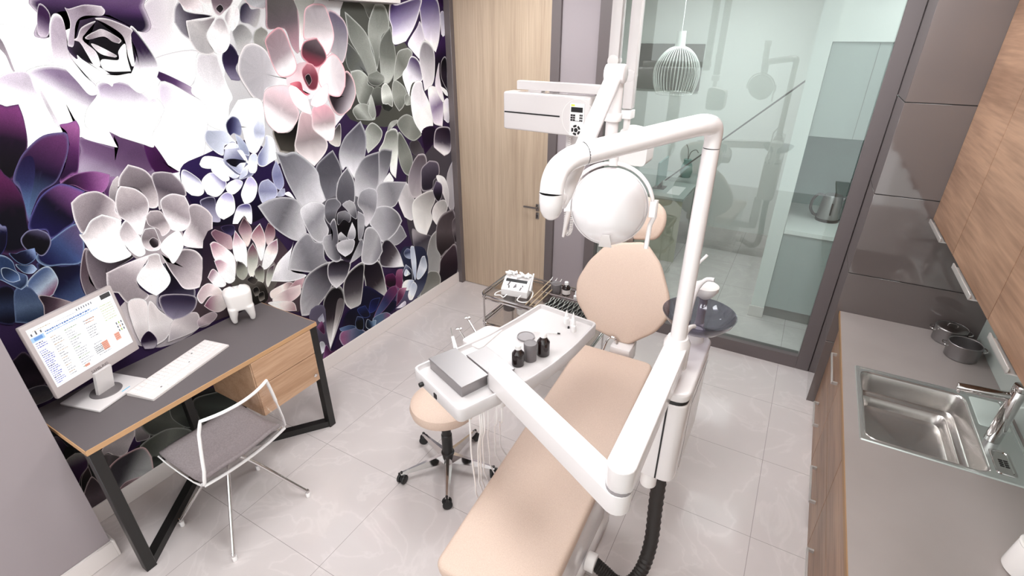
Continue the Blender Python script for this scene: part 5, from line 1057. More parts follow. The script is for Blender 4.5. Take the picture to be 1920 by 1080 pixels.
# tray
TZ = 1.045
tray = [(-1.107, 1.190), (-.806, 1.066), (-.736, 1.225), (-.682, 1.335), (-.645, 1.475), (-.622, 1.63), (-.608, 1.846), (-.91, 1.885), (-.944, 1.70), (-.985, 1.52)]
to = rounded([(x, y, 0) for x, y in tray], .03, 5)
tc_ = sum(to, V())/len(to)
def scaled(k, z): return [V((tc_.x+(p.x-tc_.x)*k, tc_.y+(p.y-tc_.y)*k, z)) for p in to]
def inset(d, z):
    out = []
    L = len(to)
    for i, p in enumerate(to):
        tg = (to[(i+1) % L]-to[i-1]).normalized(); m = V((tg.y, -tg.x, 0))
        if m.dot(p-tc_) < 0: m = -m
        out.append(V((p.x-m.x*d, p.y-m.y*d, z)))
    return out
rows = [[V((tc_.x, tc_.y, 1.0))]*len(to), inset(.012, 1.0), inset(.003, 1.006), inset(0, 1.016), inset(0, 1.056), inset(.003, 1.061), inset(.007, 1.062), inset(.011, 1.060), inset(.014, 1.050), inset(.018, TZ), [V((tc_.x, tc_.y, TZ))]*len(to)]
tm = MB(); tm.grid([r_+[r_[0]] for r_ in rows]); bmesh.ops.remove_doubles(tm.bm, verts=tm.bm.verts, dist=.0003); bmesh.ops.recalc_face_normals(tm.bm, faces=tm.bm.faces)
tr = part('tray', tm, 'tray', t)
wing = rounded([(x, y, 1.054) for x, y in ((-1.062, 1.45), (-1.03, 1.60), (-.95, 1.62), (-.955, 1.43))], .02, 4)
part('instrument_holder', cushion(wing, (0, 0, 1), .045, .006, 0), 'white', tr)
nd = (V((-.817, 1.075, 0))-V((-1.103, 1.186, 0))).normalized(); nn = V((nd.y, -nd.x, 0))
kp = V((-1.103, 1.186, 1.03))+nd*.075
part('knob', MB().cyl(kp, kp+nn*.016, .009, bev=.002), 'black', tr)
kp = V((-1.103, 1.186, 1.03))+nd*.165
part('switch', MB().poly([kp-nd*.009+V((0, 0, -.010)), kp+nd*.009+V((0, 0, -.010)), kp+nd*.009+V((0, 0, .010)), kp-nd*.009+V((0, 0, .010))], nn*.004), 'slot', tr)
for (x0, y0), (x1, y1) in zip(((-.800, 1.118), (-.782, 1.155), (-.778, 1.160), (-.773, 1.168), (-.769, 1.188), (-.754, 1.222), (-.742, 1.240)),
                              ((-.888, 1.259), (-.901, 1.308), (-.906, 1.333), (-.920, 1.377), (-.922, 1.43), (-.934, 1.50), (-.941, 1.556))):
    mx_, my_ = (x0+x1)/2, (y0+y1)/2
    p = catmull([(x0, y0, 1.002), (x0-.008, y0+.012, .90), (mx_-.006, my_, .74), (x1, y1, .50), (x1-.008, y1+.02, .40), (x1+.03, y1+.05, .31), (-.83, 1.60, .27), (-.765, 1.62, .25)], 7)
    part('hose', MB().tube(p, .0033, 8), 'plastic', t)

# ------------------------------------------------------------------ operating lamp on its pole
t = thing('operating_lamp', 'white domed operating lamp hanging from a bent tubular arm on a pole', 'lamp', (-.228, 1.575, 1.258))
part('pole', MB().tube([(-.228, 1.575, 1.256), (-.228, 1.575, 1.60), (-.228, 1.575, 1.898)], [.027, .0255, .024], 28), 'white', t)
part('joint_ring', MB().cyl((-.228, 1.575, 1.896), (-.228, 1.575, 1.902), .0225), 'slot', t)
ap = catmull([(-.228, 1.575, 1.90), (-.228, 1.575, 1.930), (-.233, 1.565, 1.958), (-.252, 1.535, 1.967), (-.29, 1.483, 1.962), (-.384, 1.352, 1.943), (-.478, 1.222, 1.923)], 7)
part('arm', MB().tube(ap, [.0238+.0058*min(1, max(0, (i-4)/16)) for i in range(len(ap))], 28), 'white', t)
part('joint_ring', MB().cyl((-.4775, 1.2225, 1.9231), (-.4795, 1.2195, 1.9227), .0294), 'slot', t)
ep = catmull([(-.479, 1.2205, 1.9228), (-.500, 1.186, 1.914), (-.514, 1.150, 1.896), (-.518, 1.128, 1.870), (-.518, 1.12, 1.840)], 8)
part('elbow', MB().tube(ep, [.0292+.0016*i/(len(ep)-1) for i in range(len(ep))], 28), 'white', t)
part('joint_ring', MB().cyl((-.518, 1.12, 1.842), (-.518, 1.12, 1.8395), .0305), 'slot', t)
part('elbow_end', MB().lathe([(0, -.070), (.011, -.068), (.021, -.060), (.028, -.045), (.031, -.022), (.031, 0), (0, 0)], (-.518, 1.12, 1.841), 28), 'white', t)
part('swivel', MB().cyl((-.518, 1.13, 1.812), (-.518, 1.195, 1.818), .021, bev=.003), 'white', t)
part('spring_arm', MB().tube([(-.517, 1.165, 1.798), (-.516, 1.19, 1.822), (-.508, 1.475, 2.075), (-.507, 1.50, 2.094)], [.020, .0245, .0235, .021], 24), 'white', t)
part('hinge', MB().cyl((-.536, 1.50, 2.092), (-.478, 1.50, 2.092), .026, bev=.004), 'white', t)
part('stem', MB().tube([(-.508, 1.51, 2.095), (-.507, 1.505, 1.975)], .0235, 24).tube([(-.507, 1.505, 1.975), (-.506, 1.503, 1.88)], .019, 20), 'white', t)
part('stem_collar', MB().cyl((-.507, 1.505, 1.962), (-.507, 1.505, 1.985), .0265, bev=.003), 'plastic', t)
Lc = V((-.492, 1.5, 1.703)); ln = V((.42, -1.45, .42)).normalized()
lu = V((0, 0, 1)).cross(ln).normalized(); lv = ln.cross(lu).normalized()
yk = [Lc+.134*(lu*math.cos(a)+lv*math.sin(a)) for a in [PI*k/36 for k in range(-1, 38)]]
part('yoke', MB().tube(yk, .0062, 12), 'white', t)
part('yoke_block', MB().cyl(Lc+lv*.125, Lc+lv*.20, .014, bev=.003), 'white', t)
hd = [(0, .080)]+[(.119*math.sin(PI/2*k/12), .080*math.cos(PI/2*k/12)) for k in range(1, 13)]+[(.122, -.002), (.122, -.008), (.116, -.010), (.10, -.004), (0, .006)]
head_ = part('lamp_head', MB().lathe(hd, Lc, 56, axis=ln), 'dome', t)
part('lens', MB().lathe([(0, -.022), (.06, -.020), (.113, -.010), (.113, -.006), (0, -.004)], Lc, 40, axis=ln), 'plastic', head_)
a0 = Lc-lv*.085+ln*.060; a1 = Lc-lv*.128+ln*.0
part('rim_clip', MB().poly([a0-lu*.012, a0+lu*.012, a1+lu*.021, a1-lu*.021], ln*.012, .001), 'bright', head_)
for sg in (1, -1):
    c = Lc+lu*(.132*sg)
    pv = part('pivot_block', MB().poly([c-lu*.009-lv*.024-ln*.012, c+lu*.011-lv*.024-ln*.012, c+lu*.011+lv*.024-ln*.012, c-lu*.009+lv*.024-ln*.012], ln*.026, .003), 'bright', t)
    if sg > 0:
        e = c+lu*.010
        part('handle', MB().tube([e+lv*.03, e-lv*.02-ln*.008, e-lv*.05-lu*.010-ln*.02, e-lv*.125-lu*.014-ln*.02], .0075, 10), 'plastic', pv)

# ------------------------------------------------------------------ ceiling mounted x-ray unit
t = thing('xray_unit', 'white x-ray unit with folding arm and keypad box in front of the door', 'x-ray unit', (-.85, 2.5, CEIL))
XR = Matrix.Translation((-1.465, 2.5, 0)) @ Matrix.Rotation(math.radians(-4), 4, 'Z') @ Matrix.Translation((1.465, -2.5, 0))
bx = part('control_box', MB().box((-1.465, 2.50, 1.718), (-.945, 2.60, 1.912), .012, 3, mat=XR), 'white', t)
part('slot', MB().box((-1.455, 2.4985, 1.806), (-1.115, 2.501, 1.813), mat=XR), 'slot', bx)
part('face_ring', MB().lathe([(.088, 0), (.091, 0), (.091, .0015), (.088, .0015), (.088, 0)], seg=48, mat=XR @ Matrix.Translation((-1.0120, 2.501, 1.81)) @ Matrix.Rotation(PI/2, 4, 'X')), 'plastic', bx)
kpd = part('keypad', MB().box((-1.0560, 2.496, 1.722), (-0.9760, 2.501, 1.880), .003, 2, mat=XR), 'bright', bx)
part('display', MB().box((-1.0490, 2.4945, 1.838), (-0.9850, 2.4965, 1.862), mat=XR), 'dial', kpd)
part('led', MB().box((-1.0490, 2.4945, 1.866), (-1.0300, 2.4965, 1.874), mat=XR), 'led', kpd)
ks = MB()
for i in range(2):
    for j in range(3): ks.box((-1.0500+i*.0135, 2.4945, 1.795+j*.0115), (-1.0500+i*.0135+.0115, 2.4965, 1.795+j*.0115+.009), mat=XR)
for i in range(2):
    for j in range(3): ks.box((-1.0000+i*.009, 2.4945, 1.795+j*.0125), (-1.0000+i*.009+.007, 2.4965, 1.795+j*.0125+.009), mat=XR)
ks.box((-1.0365, 2.4955, 1.795), (-1.0000, 2.4962, 1.797), mat=XR)
part('keys', ks, 'dial', kpd)
KC = Matrix.Translation((-1.0170, 2.496, 1.752))
dl = MB().lathe([(0, 0), (.0105, 0), (.0105, .0015), (0, .0015)], seg=24, mat=XR @ KC @ Matrix.Rotation(PI/2, 4, 'X'))
for q in range(5):
    a0 = math.radians(72*q+12); pts = []
    for k in range(7): a = a0+math.radians(50)*k/6; pts.append((.0255*math.cos(a), 0, .0255*math.sin(a)))
    for k in range(6, -1, -1): a = a0+math.radians(50)*k/6; pts.append((.0150*math.cos(a), 0, .0150*math.sin(a)))
    dl.poly(pts, (0, -.0015, 0), mat=XR @ KC)
part('dial_keys', dl, 'dial', kpd)
part('beam', MB().box((-1.40, 2.535, 1.922), (-.83, 2.58, 1.966), .004, 2, mat=XR).box((-1.33, 2.54, 1.905), (-1.25, 2.58, 1.93), mat=XR), 'white', t)
part('drop_post', MB().box((-.885, 2.485, 1.90), (-.835, 2.535, 2.70), .004), 'white', t)
part('ceiling_plate', MB().cyl((-.86, 2.51, 2.69), (-.86, 2.51, 2.75), .09, bev=.006), 'white', t)
part('hinge', MB().cyl((-.86, 2.478, 1.965), (-.86, 2.54, 1.965), .028, bev=.003), 'plastic', t)
part('hinge', MB().cyl((-.86, 2.483, 2.075), (-.86, 2.537, 2.075), .0275, bev=.003), 'plastic', t)
part('fold_link', MB().box((-.875, 2.485, 2.60), (-.745, 2.535, 2.65), .006), 'white', t)
part('folding_arm', MB().box((-.795, 2.482, 1.868), (-.748, 2.532, 2.63), .004).cyl((-.774, 2.480, 2.015), (-.774, 2.534, 2.015), .0265, bev=.003), 'white', t)
part('arm_foot', MB().box((-.802, 2.475, 1.822), (-.745, 2.54, 1.862), .004), 'bright', t)
part('tube_head', MB().poly(rounded([(-.80, 2.50, 1.60), (-.655, 2.50, 1.60), (-.655, 2.50, 1.755), (-.75, 2.50, 1.775), (-.80, 2.50, 1.775)], .03, 4), (0, .13, 0), 0).cyl((-.772, 2.51, 1.77), (-.772, 2.51, 1.83), .016), 'plastic', t)
cl = []
P0 = [(-1.082, 2.55, 1.722), (-1.086, 2.545, 1.60), (-1.082, 2.535, 1.36), (-1.076, 2.53, 1.20), (-1.058, 2.525, 1.165), (-1.038, 2.52, 1.20), (-1.034, 2.515, 1.28)]
cpath = catmull(P0, 60)
acc = 0
for i, p in enumerate(cpath):
    if i:
        acc += (p-cpath[i-1]).length
        tg = (p-cpath[i-1]).normalized()
    else: tg = (cpath[1]-p).normalized()
    u_ = V((0, 1, 0)).cross(tg).normalized(); w_ = tg.cross(u_)
    a = acc/.0105*2*PI
    cl.append(p+.0095*(u_*math.cos(a)+w_*math.sin(a)))
part('coiled_cord', MB().tube(cl, .0019, 5), 'plastic', t)
part('handset', MB().tube(catmull([(-1.078, 2.51, 1.15), (-1.062, 2.505, 1.24), (-1.045, 2.50, 1.33), (-1.035, 2.50, 1.42)], 5), [.008, .009, .010, .011, .0125, .0135, .0145, .015, .0155, .016, .0165, .017, .0175, .0175, .0175, .017], 14), 'plastic', t)
part('handset_hook', MB().box((-1.045, 2.50, 1.40), (-1.02, 2.60, 1.44), .005).box((-1.12, 2.575, 1.40), (-1.02, 2.61, 1.73), .006), 'white', t)

# ------------------------------------------------------------------ things on the tray
def steel_box(label, pts, ztop, lidh, group):
    c = sum((V((x, y, 0)) for x, y in pts), V())/4
    t = thing('instrument_box', label, 'steel box', (c.x, c.y, TZ), group)
    sh = [(c.x+(x-c.x)*.965, c.y+(y-c.y)*.965) for x, y in pts]
    part('box', MB().poly([(x, y, TZ) for x, y in sh], (0, 0, ztop-TZ-lidh*.6), .001, 1), 'steel', t)
    part('lid', MB().poly([(x, y, ztop-lidh) for x, y in pts], (0, 0, lidh), .0012, 1), 'steel', t)
steel_box('larger, taller steel box at the near end of the white tray', ((-1.058, 1.232), (-.848, 1.146), (-.806, 1.256), (-1.012, 1.343)), 1.092, .008, 'steel boxes on the tray')
steel_box('lower steel box lying beyond the taller one on the tray', ((-.968, 1.352), (-.792, 1.278), (-.758, 1.368), (-.934, 1.446)), 1.066, .006, 'steel boxes on the tray')
def bottle(x, y, z0, r, h, label, group=None, capm='bright'):
    t = thing('bottle', label, 'bottle', (x, y, z0), group)
    part('body', MB().lathe([(0, 0), (r*.92, 0), (r, r*.1), (r, h*.56), (r*.97, h*.6), (r*.5, h*.76), (r*.42, h*.79), (r*.42, h*.84), (0, h*.84)], (0, 0, 0), 28), 'brown', t, world=False)
    part('cap', MB().lathe([(0, h*.80), (r*.5, h*.80), (r*.5, h*.98), (r*.44, h), (0, h)], (0, 0, 0), 24), capm, t, world=False)
    return t
bottle(-.775, 1.422, TZ, .0245, .090, 'shorter dark brown bottle beside the grey jar on the tray', 'brown bottles on the tray')
bottle(-.721, 1.532, TZ, .0265, .104, 'taller dark brown bottle on the tray beyond the grey jar', 'brown bottles on the tray')
def jar(x, y, z0, r, h, label, mat='jar'):
    t = thing('jar', label, 'jar', (x, y, z0))
    part('body', MB().lathe([(0, 0), (r*.9, 0), (r*.95, .003), (r*.95, h*.66), (0, h*.66)], (0, 0, 0), 32), mat, t, world=False)
    part('lid', MB().lathe([(0, h*.66), (r, h*.66), (r, h*.96), (r*.93, h), (r*.8, h), (r*.76, h*.985), (0, h*.985)], (0, 0, 0), 32), mat, t, world=False)
    return t
jar(-.749, 1.474, TZ, .0265, .078, 'round grey plastic jar between two brown bottles on tray')
solo('dish', MB().lathe([(0, 0), (.036, 0), (.0375, .003), (.0375, .009), (.034, .010), (.032, .007), (0, .006)], (-.838, 1.606, TZ), 40), 'disc', 'flat grey round dish lying behind the bottles on tray', 'dish', (-.838, 1.606, TZ))
t = thing('brush', 'thin applicator brush with black tip across the tray', 'brush', (-.77, 1.675, TZ))
part('shaft', MB().tube([(-.826, 1.65, TZ+.010), (-.733, 1.694, TZ+.006)], .0018, 8), 'plastic', t)
part('tip', MB().tube([(-.733, 1.694, TZ+.006), (-.722, 1.699, TZ+.005)], [.004, .003], 10), 'rubber', t)
def dropper(x, y, label):
    t = thing('dropper_bottle', label, 'dropper bottle', (x, y, TZ), 'white dropper bottles')
    part('body', MB().lathe([(0, 0), (.0115, 0), (.012, .002), (.012, .029), (.006, .036), (0, .036)], seg=20), 'bright', t, world=False)
    part('cap', MB().lathe([(0, .034), (.0075, .034), (.007, .046), (.004, .052), (.0022, .066), (0, .066)], seg=16), 'bright', t, world=False)
    return t
d1 = dropper(-.738, 1.797, 'leftmost of three white dropper bottles at the far tray corner')
copy_tree(d1, None, (-.704, 1.793, TZ), 'middle, rear white dropper bottle at the far tray corner')
d3 = copy_tree(d1, None, (-.684, 1.752, TZ), 'white dropper bottle standing nearest of the three at tray corner')
solo('cork', MB().lathe([(0, 0), (.005, 0), (.004, .009), (0, .009)], (-.712, 1.765, TZ), 12), 'rubber', 'tiny black stopper beside the white dropper bottles', 'stopper', (-.712, 1.765, TZ))
def scaler(x0, y0, x1, y1, zb, zt, label):
    t = thing('hand_instrument', label, 'dental instrument', (x1, y1, zb), 'steel instruments in the holder')
    part('handle', MB().tube([(x1, y1, zb), (x0, y0, zt)], [.0045, .0035], 10), 'chrome', t)
    d_ = V((x0-x1, y0-y1, zt-zb)).normalized(); e = V((x0, y0, zt))
    part('head', MB().cyl(e-V((.010, .006, 0)), e+V((.012, .006, .002)), .006, bev=.001), 'chrome', t)
scaler(-1.118, 1.582, -1.04, 1.553, 1.01, 1.072, 'farther steel instrument in the holder at tray edge')
scaler(-1.098, 1.487, -1.035, 1.475, 1.01, 1.072, 'nearer steel instrument in the holder at tray edge')
t = thing('syringe', 'white air syringe standing in the holder at tray edge', 'syringe', (-1.065, 1.40, 1.01))
part('grip', MB().tube([(-1.04, 1.395, .995), (-1.085, 1.425, 1.075)], [.010, .0065], 14), 'bright', t)
part('needle', MB().tube([(-1.085, 1.425, 1.075), (-1.098, 1.434, 1.108)], .0015, 6), 'chrome', t)

# ------------------------------------------------------------------ trolley
t = thing('trolley', 'low chrome trolley with smoked glass shelves behind the tray', 'trolley', (-1.3, 2.76, 0))
TX0, TX1, TY0, TY1 = -1.69, -.90, 2.555, 2.955
for z in (.60, .385):
    lp = rounded([(TX0, TY0, z), (TX1, TY0, z), (TX1, TY1, z), (TX0, TY1, z)], .06, 6)
    part('rail', MB().tube(lp, .0075, 8, closed=True), 'chrome', t)
    sg_ = rounded([(TX0+.012, TY0+.012, z-.026), (TX1-.012, TY0+.012, z-.026), (TX1-.012, TY1-.012, z-.026), (TX0+.012, TY1-.012, z-.026)], .05, 5)
    part('shelf', MB().poly(sg_, (0, 0, .006)), 'shelfglass', t)
    lp2 = [p+V((0, 0, -.023)) for p in lp]
    part('shelf_rim', MB().tube(lp2, .006, 8, closed=True), 'chrome', t)
for x in (TX0+.03, TX1-.03):
    for y in (TY0, TY1):
        lg = part('leg', MB().tube([(x, y, .07), (x, y, .60)], .007, 10), 'chrome', t)
        part('caster', MB().cyl((x, y-.012, .036), (x, y+.012, .036), .036, bev=.005), 'rubber', lg)
part('divider_rail', MB().tube([(-1.34, 2.795, .60), (-.905, 2.79, .60)], .006, 8), 'chrome', t)
part('upright_wire', MB().tube([(-1.335, 2.80, .58), (-1.335, 2.95, .60)], .005, 8).tube([(-1.18, 2.80, .578), (-1.18, 2.95, .60)], .003, 8), 'chrome', t)
SZ = .5805
# scaling device
t = thing('scaling_device', 'white sloped ultrasonic scaler with cable and cotton rolls on trolley', 'dental device', (-1.50, 2.71, SZ))
DV = Matrix.Translation((-1.50, 2.725, SZ)) @ Matrix.Rotation(math.radians(9), 4, 'Z')
part('housing', MB().poly([(-.095, -.055, 0), (-.095, .07, 0), (-.095, .07, .105), (-.095, .03, .105), (-.095, -.055, .045)], (.19, 0, 0), .004, 2, mat=DV), 'bright', t)
SL = DV @ Matrix.Translation((0, -.055, .045)) @ Matrix.Rotation(math.atan2(.06, .085), 4, 'X')
part('display', MB().box((-.078, .066, .0), (.075, .088, .0022), mat=SL), 'dial', t)
pk = MB()
for i in range(6): pk.box((-.066+i*.024, .018+(i % 2)*.006, 0), (-.056+i*.024, .05-(i % 3)*.006, .0018), mat=SL @ Matrix.Rotation(math.radians((-16, 12)[i % 2]), 4, 'Z'))
part('panel_marks', pk, 'jar', t)
rl = MB(); rnd = random.Random(5)
for i in range(26):
    c = DV @ V((rnd.uniform(-.085, .08), rnd.uniform(.025, .065), .112+rnd.uniform(0, .022))); a = rnd.uniform(0, PI)
    d_ = V((math.cos(a), math.sin(a), rnd.uniform(-.3, .3)))*.017
    rl.tube([c-d_, c+d_], .0062, 8)
part('cotton_rolls', rl, 'bright', t).__setitem__('kind', 'stuff')
part('handpiece', MB().tube([DV @ V((.108, -.03, .05)), DV @ V((.112, .03, .155))], [.008, .006], 12), 'bright', t)
part('cable', MB().tube(catmull([DV @ V(p) for p in ((-.09, -.02, .02), (-.13, -.05, .006), (-.125, -.09, .006), (-.09, -.08, .006), (-.06, -.10, .006), (-.05, -.06, .01))], 7), .004, 8)
     .tube(catmull([DV @ V(p) for p in ((.05, -.055, .015), (.04, -.10, .004), (.08, -.12, .004), (.12, -.09, .004), (.125, -.02, .03), (.11, -.03, .06))], 7), .004, 8), 'bright', t)
# pens (long light tools) leaning over the divider
for i in range(3):
    t = thing('hand_instrument', ('slender beige handled probe leaning on the trolley, left of three', 'slender beige handled probe leaning on the trolley, middle of three', 'slender beige handled probe leaning on the trolley, right of three')[i], 'dental instrument', (-1.36+.03*i, 2.60, SZ), 'probes leaning on the trolley rail')
    p, q = V((-1.365+.032*i, 2.60, SZ+.004)), V((-1.345+.035*i, 2.93, .625))
    part('handle', MB().tube([p, q], .0042, 8), plain('tan_handle_%d' % i, '#b09a80', .4), t)
    part('tip', MB().tube(catmull([q, q+V((.004, .02, .006)), q+V((.008, .03, .02))], 4), [.0042-.0003*k for k in range(9)], 8), 'bright', t)
# instrument rack
solo('instrument_cassette', MB().box((-1.26, 2.575, SZ), (-.93, 2.785, SZ+.006), .002, 1), 'slot', 'black tray holding a row of steel forceps on the trolley', 'instrument tray', (-1.1, 2.68, SZ))
fb = None
for i in range(9):
    x = -1.235+i*.034
    if fb is None:
        fb = thing('forceps', 'one in the slanted row of steel forceps in black tray', 'forceps', (x, 2.68, SZ+.006), 'row of steel forceps in the black tray')
        part('handles', MB().tube(catmull([(-.004, .0, .006), (-.011, -.03, .008), (-.010, -.075, .008), (-.004, -.09, .008)], 5), .0036, 8).tube(catmull([(.004, 0, .006), (.011, -.03, .008), (.010, -.075, .008), (.004, -.09, .008)], 5), .0036, 8), 'dull', fb, world=False)
        part('jaws', MB().tube(catmull([(0, -.004, .007), (-.004, .03, .008), (-.009, .06, .01), (-.003, .09, .012)], 5), .0042, 8).tube(catmull([(0, -.004, .007), (.004, .03, .008), (.009, .06, .01), (.003, .09, .012)], 5), .0042, 8), 'dull', fb, world=False)
    else:
        copy_tree(fb, None, (x, 2.68, SZ+.006))
jar(-1.265, 2.865, SZ, .037, .075, 'dark grey jar on trolley beside the brown bottle')
bt = bottle(-1.192, 2.872, SZ, .028, .098, 'dark brown bottle with pale label on the trolley')
part('label', MB().lathe([(.0283, .012), (.0285, .012), (.0285, .045), (.0283, .045)], seg=28), 'skirting', bt, world=False)
t = thing('dropper_bottle', 'white dropper bottle on the trolley next to the chair back', 'dropper bottle', (-1.105, 2.835, SZ))
part('body', MB().lathe([(0, 0), (.015, 0), (.015, .03), (.007, .038), (0, .038)], seg=20), 'bright', t, world=False)
part('cap', MB().lathe([(0, .036), (.008, .036), (.006, .06), (.003, .066), (0, .066)], seg=16), 'bright', t, world=False)
SZ2 = .3655
jar(-1.625, 2.84, SZ2, .045, .14, 'dark grey pot on the lower trolley shelf')
t = thing('cup', 'grey cup with white base on the lower trolley shelf', 'cup', (-1.51, 2.84, SZ2))
part('body', MB().lathe([(0, .05), (.05, .05), (.054, .15), (.05, .15), (.046, .055), (0, .055)], seg=32), 'fabric', t, world=False)
part('base', MB().lathe([(0, 0), (.046, 0), (.05, .05), (0, .05)], seg=32), 'bright', t, world=False)

# ------------------------------------------------------------------ sink counter
CZ = .69
def cabinet(y0, y1, label, low, high):
    t = thing('base_cabinet', label, 'cabinet', (.75, (y0+y1)/2, 0), 'oak base cabinets')
    part('body', MB().box((.462, y0, .0), (1.065, y1, .49 if y0 < 2.09 < y1+.01 and y1 > 2.5 else CZ-.025)), 'oak', t)
    for z0, z1, hy in ((.335, CZ-.027, high), (.004, .331, low)):
        f = part('drawer_front', MB().box((.444, y0+.0015, z0), (.462, y1-.0015, z1), .001, 1), 'oak', t)
        if hy: 
            zz = .516 if z0 > .1 else (.135 if z0 > -1 else 0)
            part('handle', MB().box((.415, hy[0], zz-.008), (.423, hy[1], zz+.008), .001, 1).box((.42, hy[0], zz-.008), (.445, hy[0]+.01, zz+.008)).box((.42, hy[1]-.01, zz-.008), (.445, hy[1], zz+.008)), 'satin', f)
cabinet(2.70, 3.297, 'oak base cabinet against the grey panelled wall', (2.86, 3.10), (2.75, 3.07))
cabinet(2.085, 2.697, 'oak base cabinet below the sink', (2.24, 2.50), None)
cabinet(1.45, 2.082, 'oak base cabinet just before the sink', (1.75, 1.95), None)
cabinet(.70, 1.447, 'oak base cabinet nearest the viewer, at the frame edge', None, None)
# worktop with a cut-out for the sink
SX0, SX1, SY0, SY1 = .476, 1.055, 2.092, 2.686
ct = MB()
for a, c in (((.42, .70), (SX0+.012, 3.299)), ((SX1-.012, .70), (1.069, 3.299)), ((SX0+.012, .70), (SX1-.012, SY0+.012)), ((SX0+.012, SY1-.012), (SX1-.012, 3.299))):
    ct.box((a[0], a[1], CZ-.024), (c[0], c[1], CZ))
bmesh.ops.remove_doubles(ct.bm, verts=ct.bm.verts, dist=.0001)
t = thing('worktop', 'grey stone worktop with oak front edge, sink let into it', 'worktop', (.75, 2.0, CZ-.024))
part('slab', ct, 'counter', t)
part('edge_band', MB().box((.4165, .70, CZ-.024), (.4205, 3.299, CZ+.0006)), 'oak_edge_dark', t, 'oak strip along the worktop front')

# sink: flange, bowl, drain
t = thing('sink', 'square stainless steel sink with inner ledge, set in grey worktop', 'sink', (.70, 2.39, CZ))
def rr_(x0, y0, x1, y1, z, r): return rounded([(x0, y0, z), (x1, y0, z), (x1, y1, z), (x0, y1, z)], r, 6)
BX0, BX1, BY0, BY1 = .500, .905, 2.118, 2.648
rows = [rr_(SX0, SY0, SX1, SY1, CZ+.0005, .008), rr_(SX0+.003, SY0+.003, SX1-.003, SY1-.003, CZ+.006, .008), rr_(SX0+.012, SY0+.012, SX1-.012, SY1-.012, CZ+.006, .012),
        rr_(SX0+.014, SY0+.014, SX1-.014, SY1-.014, CZ+.0035, .012), rr_(BX0-.006, BY0-.006, BX1+.006, BY1+.006, CZ+.0035, .05)]
fl = MB(); fl.grid([r_+[r_[0]] for r_ in rows]); 
rows = [rr_(BX0-.006, BY0-.006, BX1+.006, BY1+.006, CZ+.0035, .05), rr_(BX0-.004, BY0-.004, BX1+.004, BY1+.004, CZ+.006, .05), rr_(BX0, BY0, BX1, BY1, CZ+.004, .05), rr_(BX0+.004, BY0+.004, BX1-.004, BY1-.004, CZ-.004, .05),
        rr_(BX0+.010, BY0+.010, BX1-.012, BY1-.012, CZ-.095, .048), rr_(BX0+.014, BY0+.014, BX1-.018, BY1-.018, CZ-.100, .046), rr_(BX0+.026, BY0+.026, BX1-.04, BY1-.04, CZ-.102, .04),
        rr_(BX0+.029, BY0+.029, BX1-.044, BY1-.044, CZ-.106, .04), rr_(BX0+.034, BY0+.034, BX1-.055, BY1-.055, CZ-.150, .05), rr_(BX0+.05, BY0+.05, BX1-.075, BY1-.075, CZ-.162, .05), [V((.715, 2.33, CZ-.165))]*28]
L_ = len(rows[0]); rows[-1] = [V((.715, 2.33, CZ-.165))]*L_
bw = MB(); bw.grid([r_+[r_[0]] for r_ in rows]); bmesh.ops.remove_doubles(bw.bm, verts=bw.bm.verts, dist=.0001)
part('flange', fl, plain('bright_steel', '#d4d8d5', .25, .8), t)
part('bowl', bw, plain('satin_steel', '#c4bfbb', .26, .85), t)
part('drain', MB().lathe([(.012, .004), (.02, .002), (.03, .003), (.034, .006), (.046, .006), (.05, .002), (.05, 0), (0, 0)], (.765, 2.30, CZ-.1645), 32).lathe([(0, .006), (.009, .006), (.011, .004)], (.765, 2.30, CZ-.1645), 20), 'chrome', t)
dh = MB()
for k in range(10):
    a = 2*PI*k/10; dh.cyl((.765+.026*math.cos(a), 2.30+.026*math.sin(a), CZ-.163), (.765+.026*math.cos(a), 2.30+.026*math.sin(a), CZ-.1605), .0045, seg=10)
part('drain_holes', dh, 'slot', t)
rows = [rr_(.925, 2.135, .990, 2.285, CZ+.0038, .016), rr_(.927, 2.137, .988, 2.283, CZ+.0075, .016), rr_(.934, 2.144, .981, 2.276, CZ+.0075, .014), rr_(.936, 2.146, .979, 2.274, CZ+.0045, .014), [V((.957, 2.21, CZ+.0042))]*L_]
ov = MB(); ov.grid([r_+[r_[0]] for r_ in rows]); bmesh.ops.remove_doubles(ov.bm, verts=ov.bm.verts, dist=.0001)
op = part('overflow_tray', ov, 'chrome', t)
sl_ = MB()
for i in range(2):
    for j in range(4): sl_.box((.945+i*.016, 2.185+j*.012, CZ+.0042), (.958+i*.016, 2.191+j*.012, CZ+.0056))
part('overflow_slots', sl_, 'slot', op)
rows = [rr_(.925, 2.44, 1.035, 2.66, CZ+.0037, .012), rr_(.927, 2.442, 1.033, 2.658, CZ+.006, .012), rr_(.932, 2.447, 1.028, 2.653, CZ+.006, .012), [V((.98, 2.55, CZ+.006))]*L_]
dp = MB(); dp.grid([r_+[r_[0]] for r_ in rows]); bmesh.ops.remove_doubles(dp.bm, verts=dp.bm.verts, dist=.0001)
part('drain_plate', dp, 'backsplash', t)
t = thing('faucet', 'chrome pillar faucet with straight spout behind the sink', 'faucet', (.952, 2.353, CZ+.004))
part('body', MB().cyl((.952, 2.353, CZ+.0035), (.952, 2.353, .945), .027, .024, 32, .002), 'chrome', t)
part('spout', MB().cyl((.955, 2.353, .915), (.772, 2.353, .900), .0155, bev=.002), 'chrome', t)
part('nozzle', MB().cyl((.785, 2.353, .892), (.785, 2.353, .874), .008), 'chrome', t)
part('lever', MB().cyl((.952, 2.353, .945), (.952, 2.353, .972), .024, bev=.004).tube([(.952, 2.353, .962), (1.01, 2.34, .985)], .006, 10), 'chrome', t)
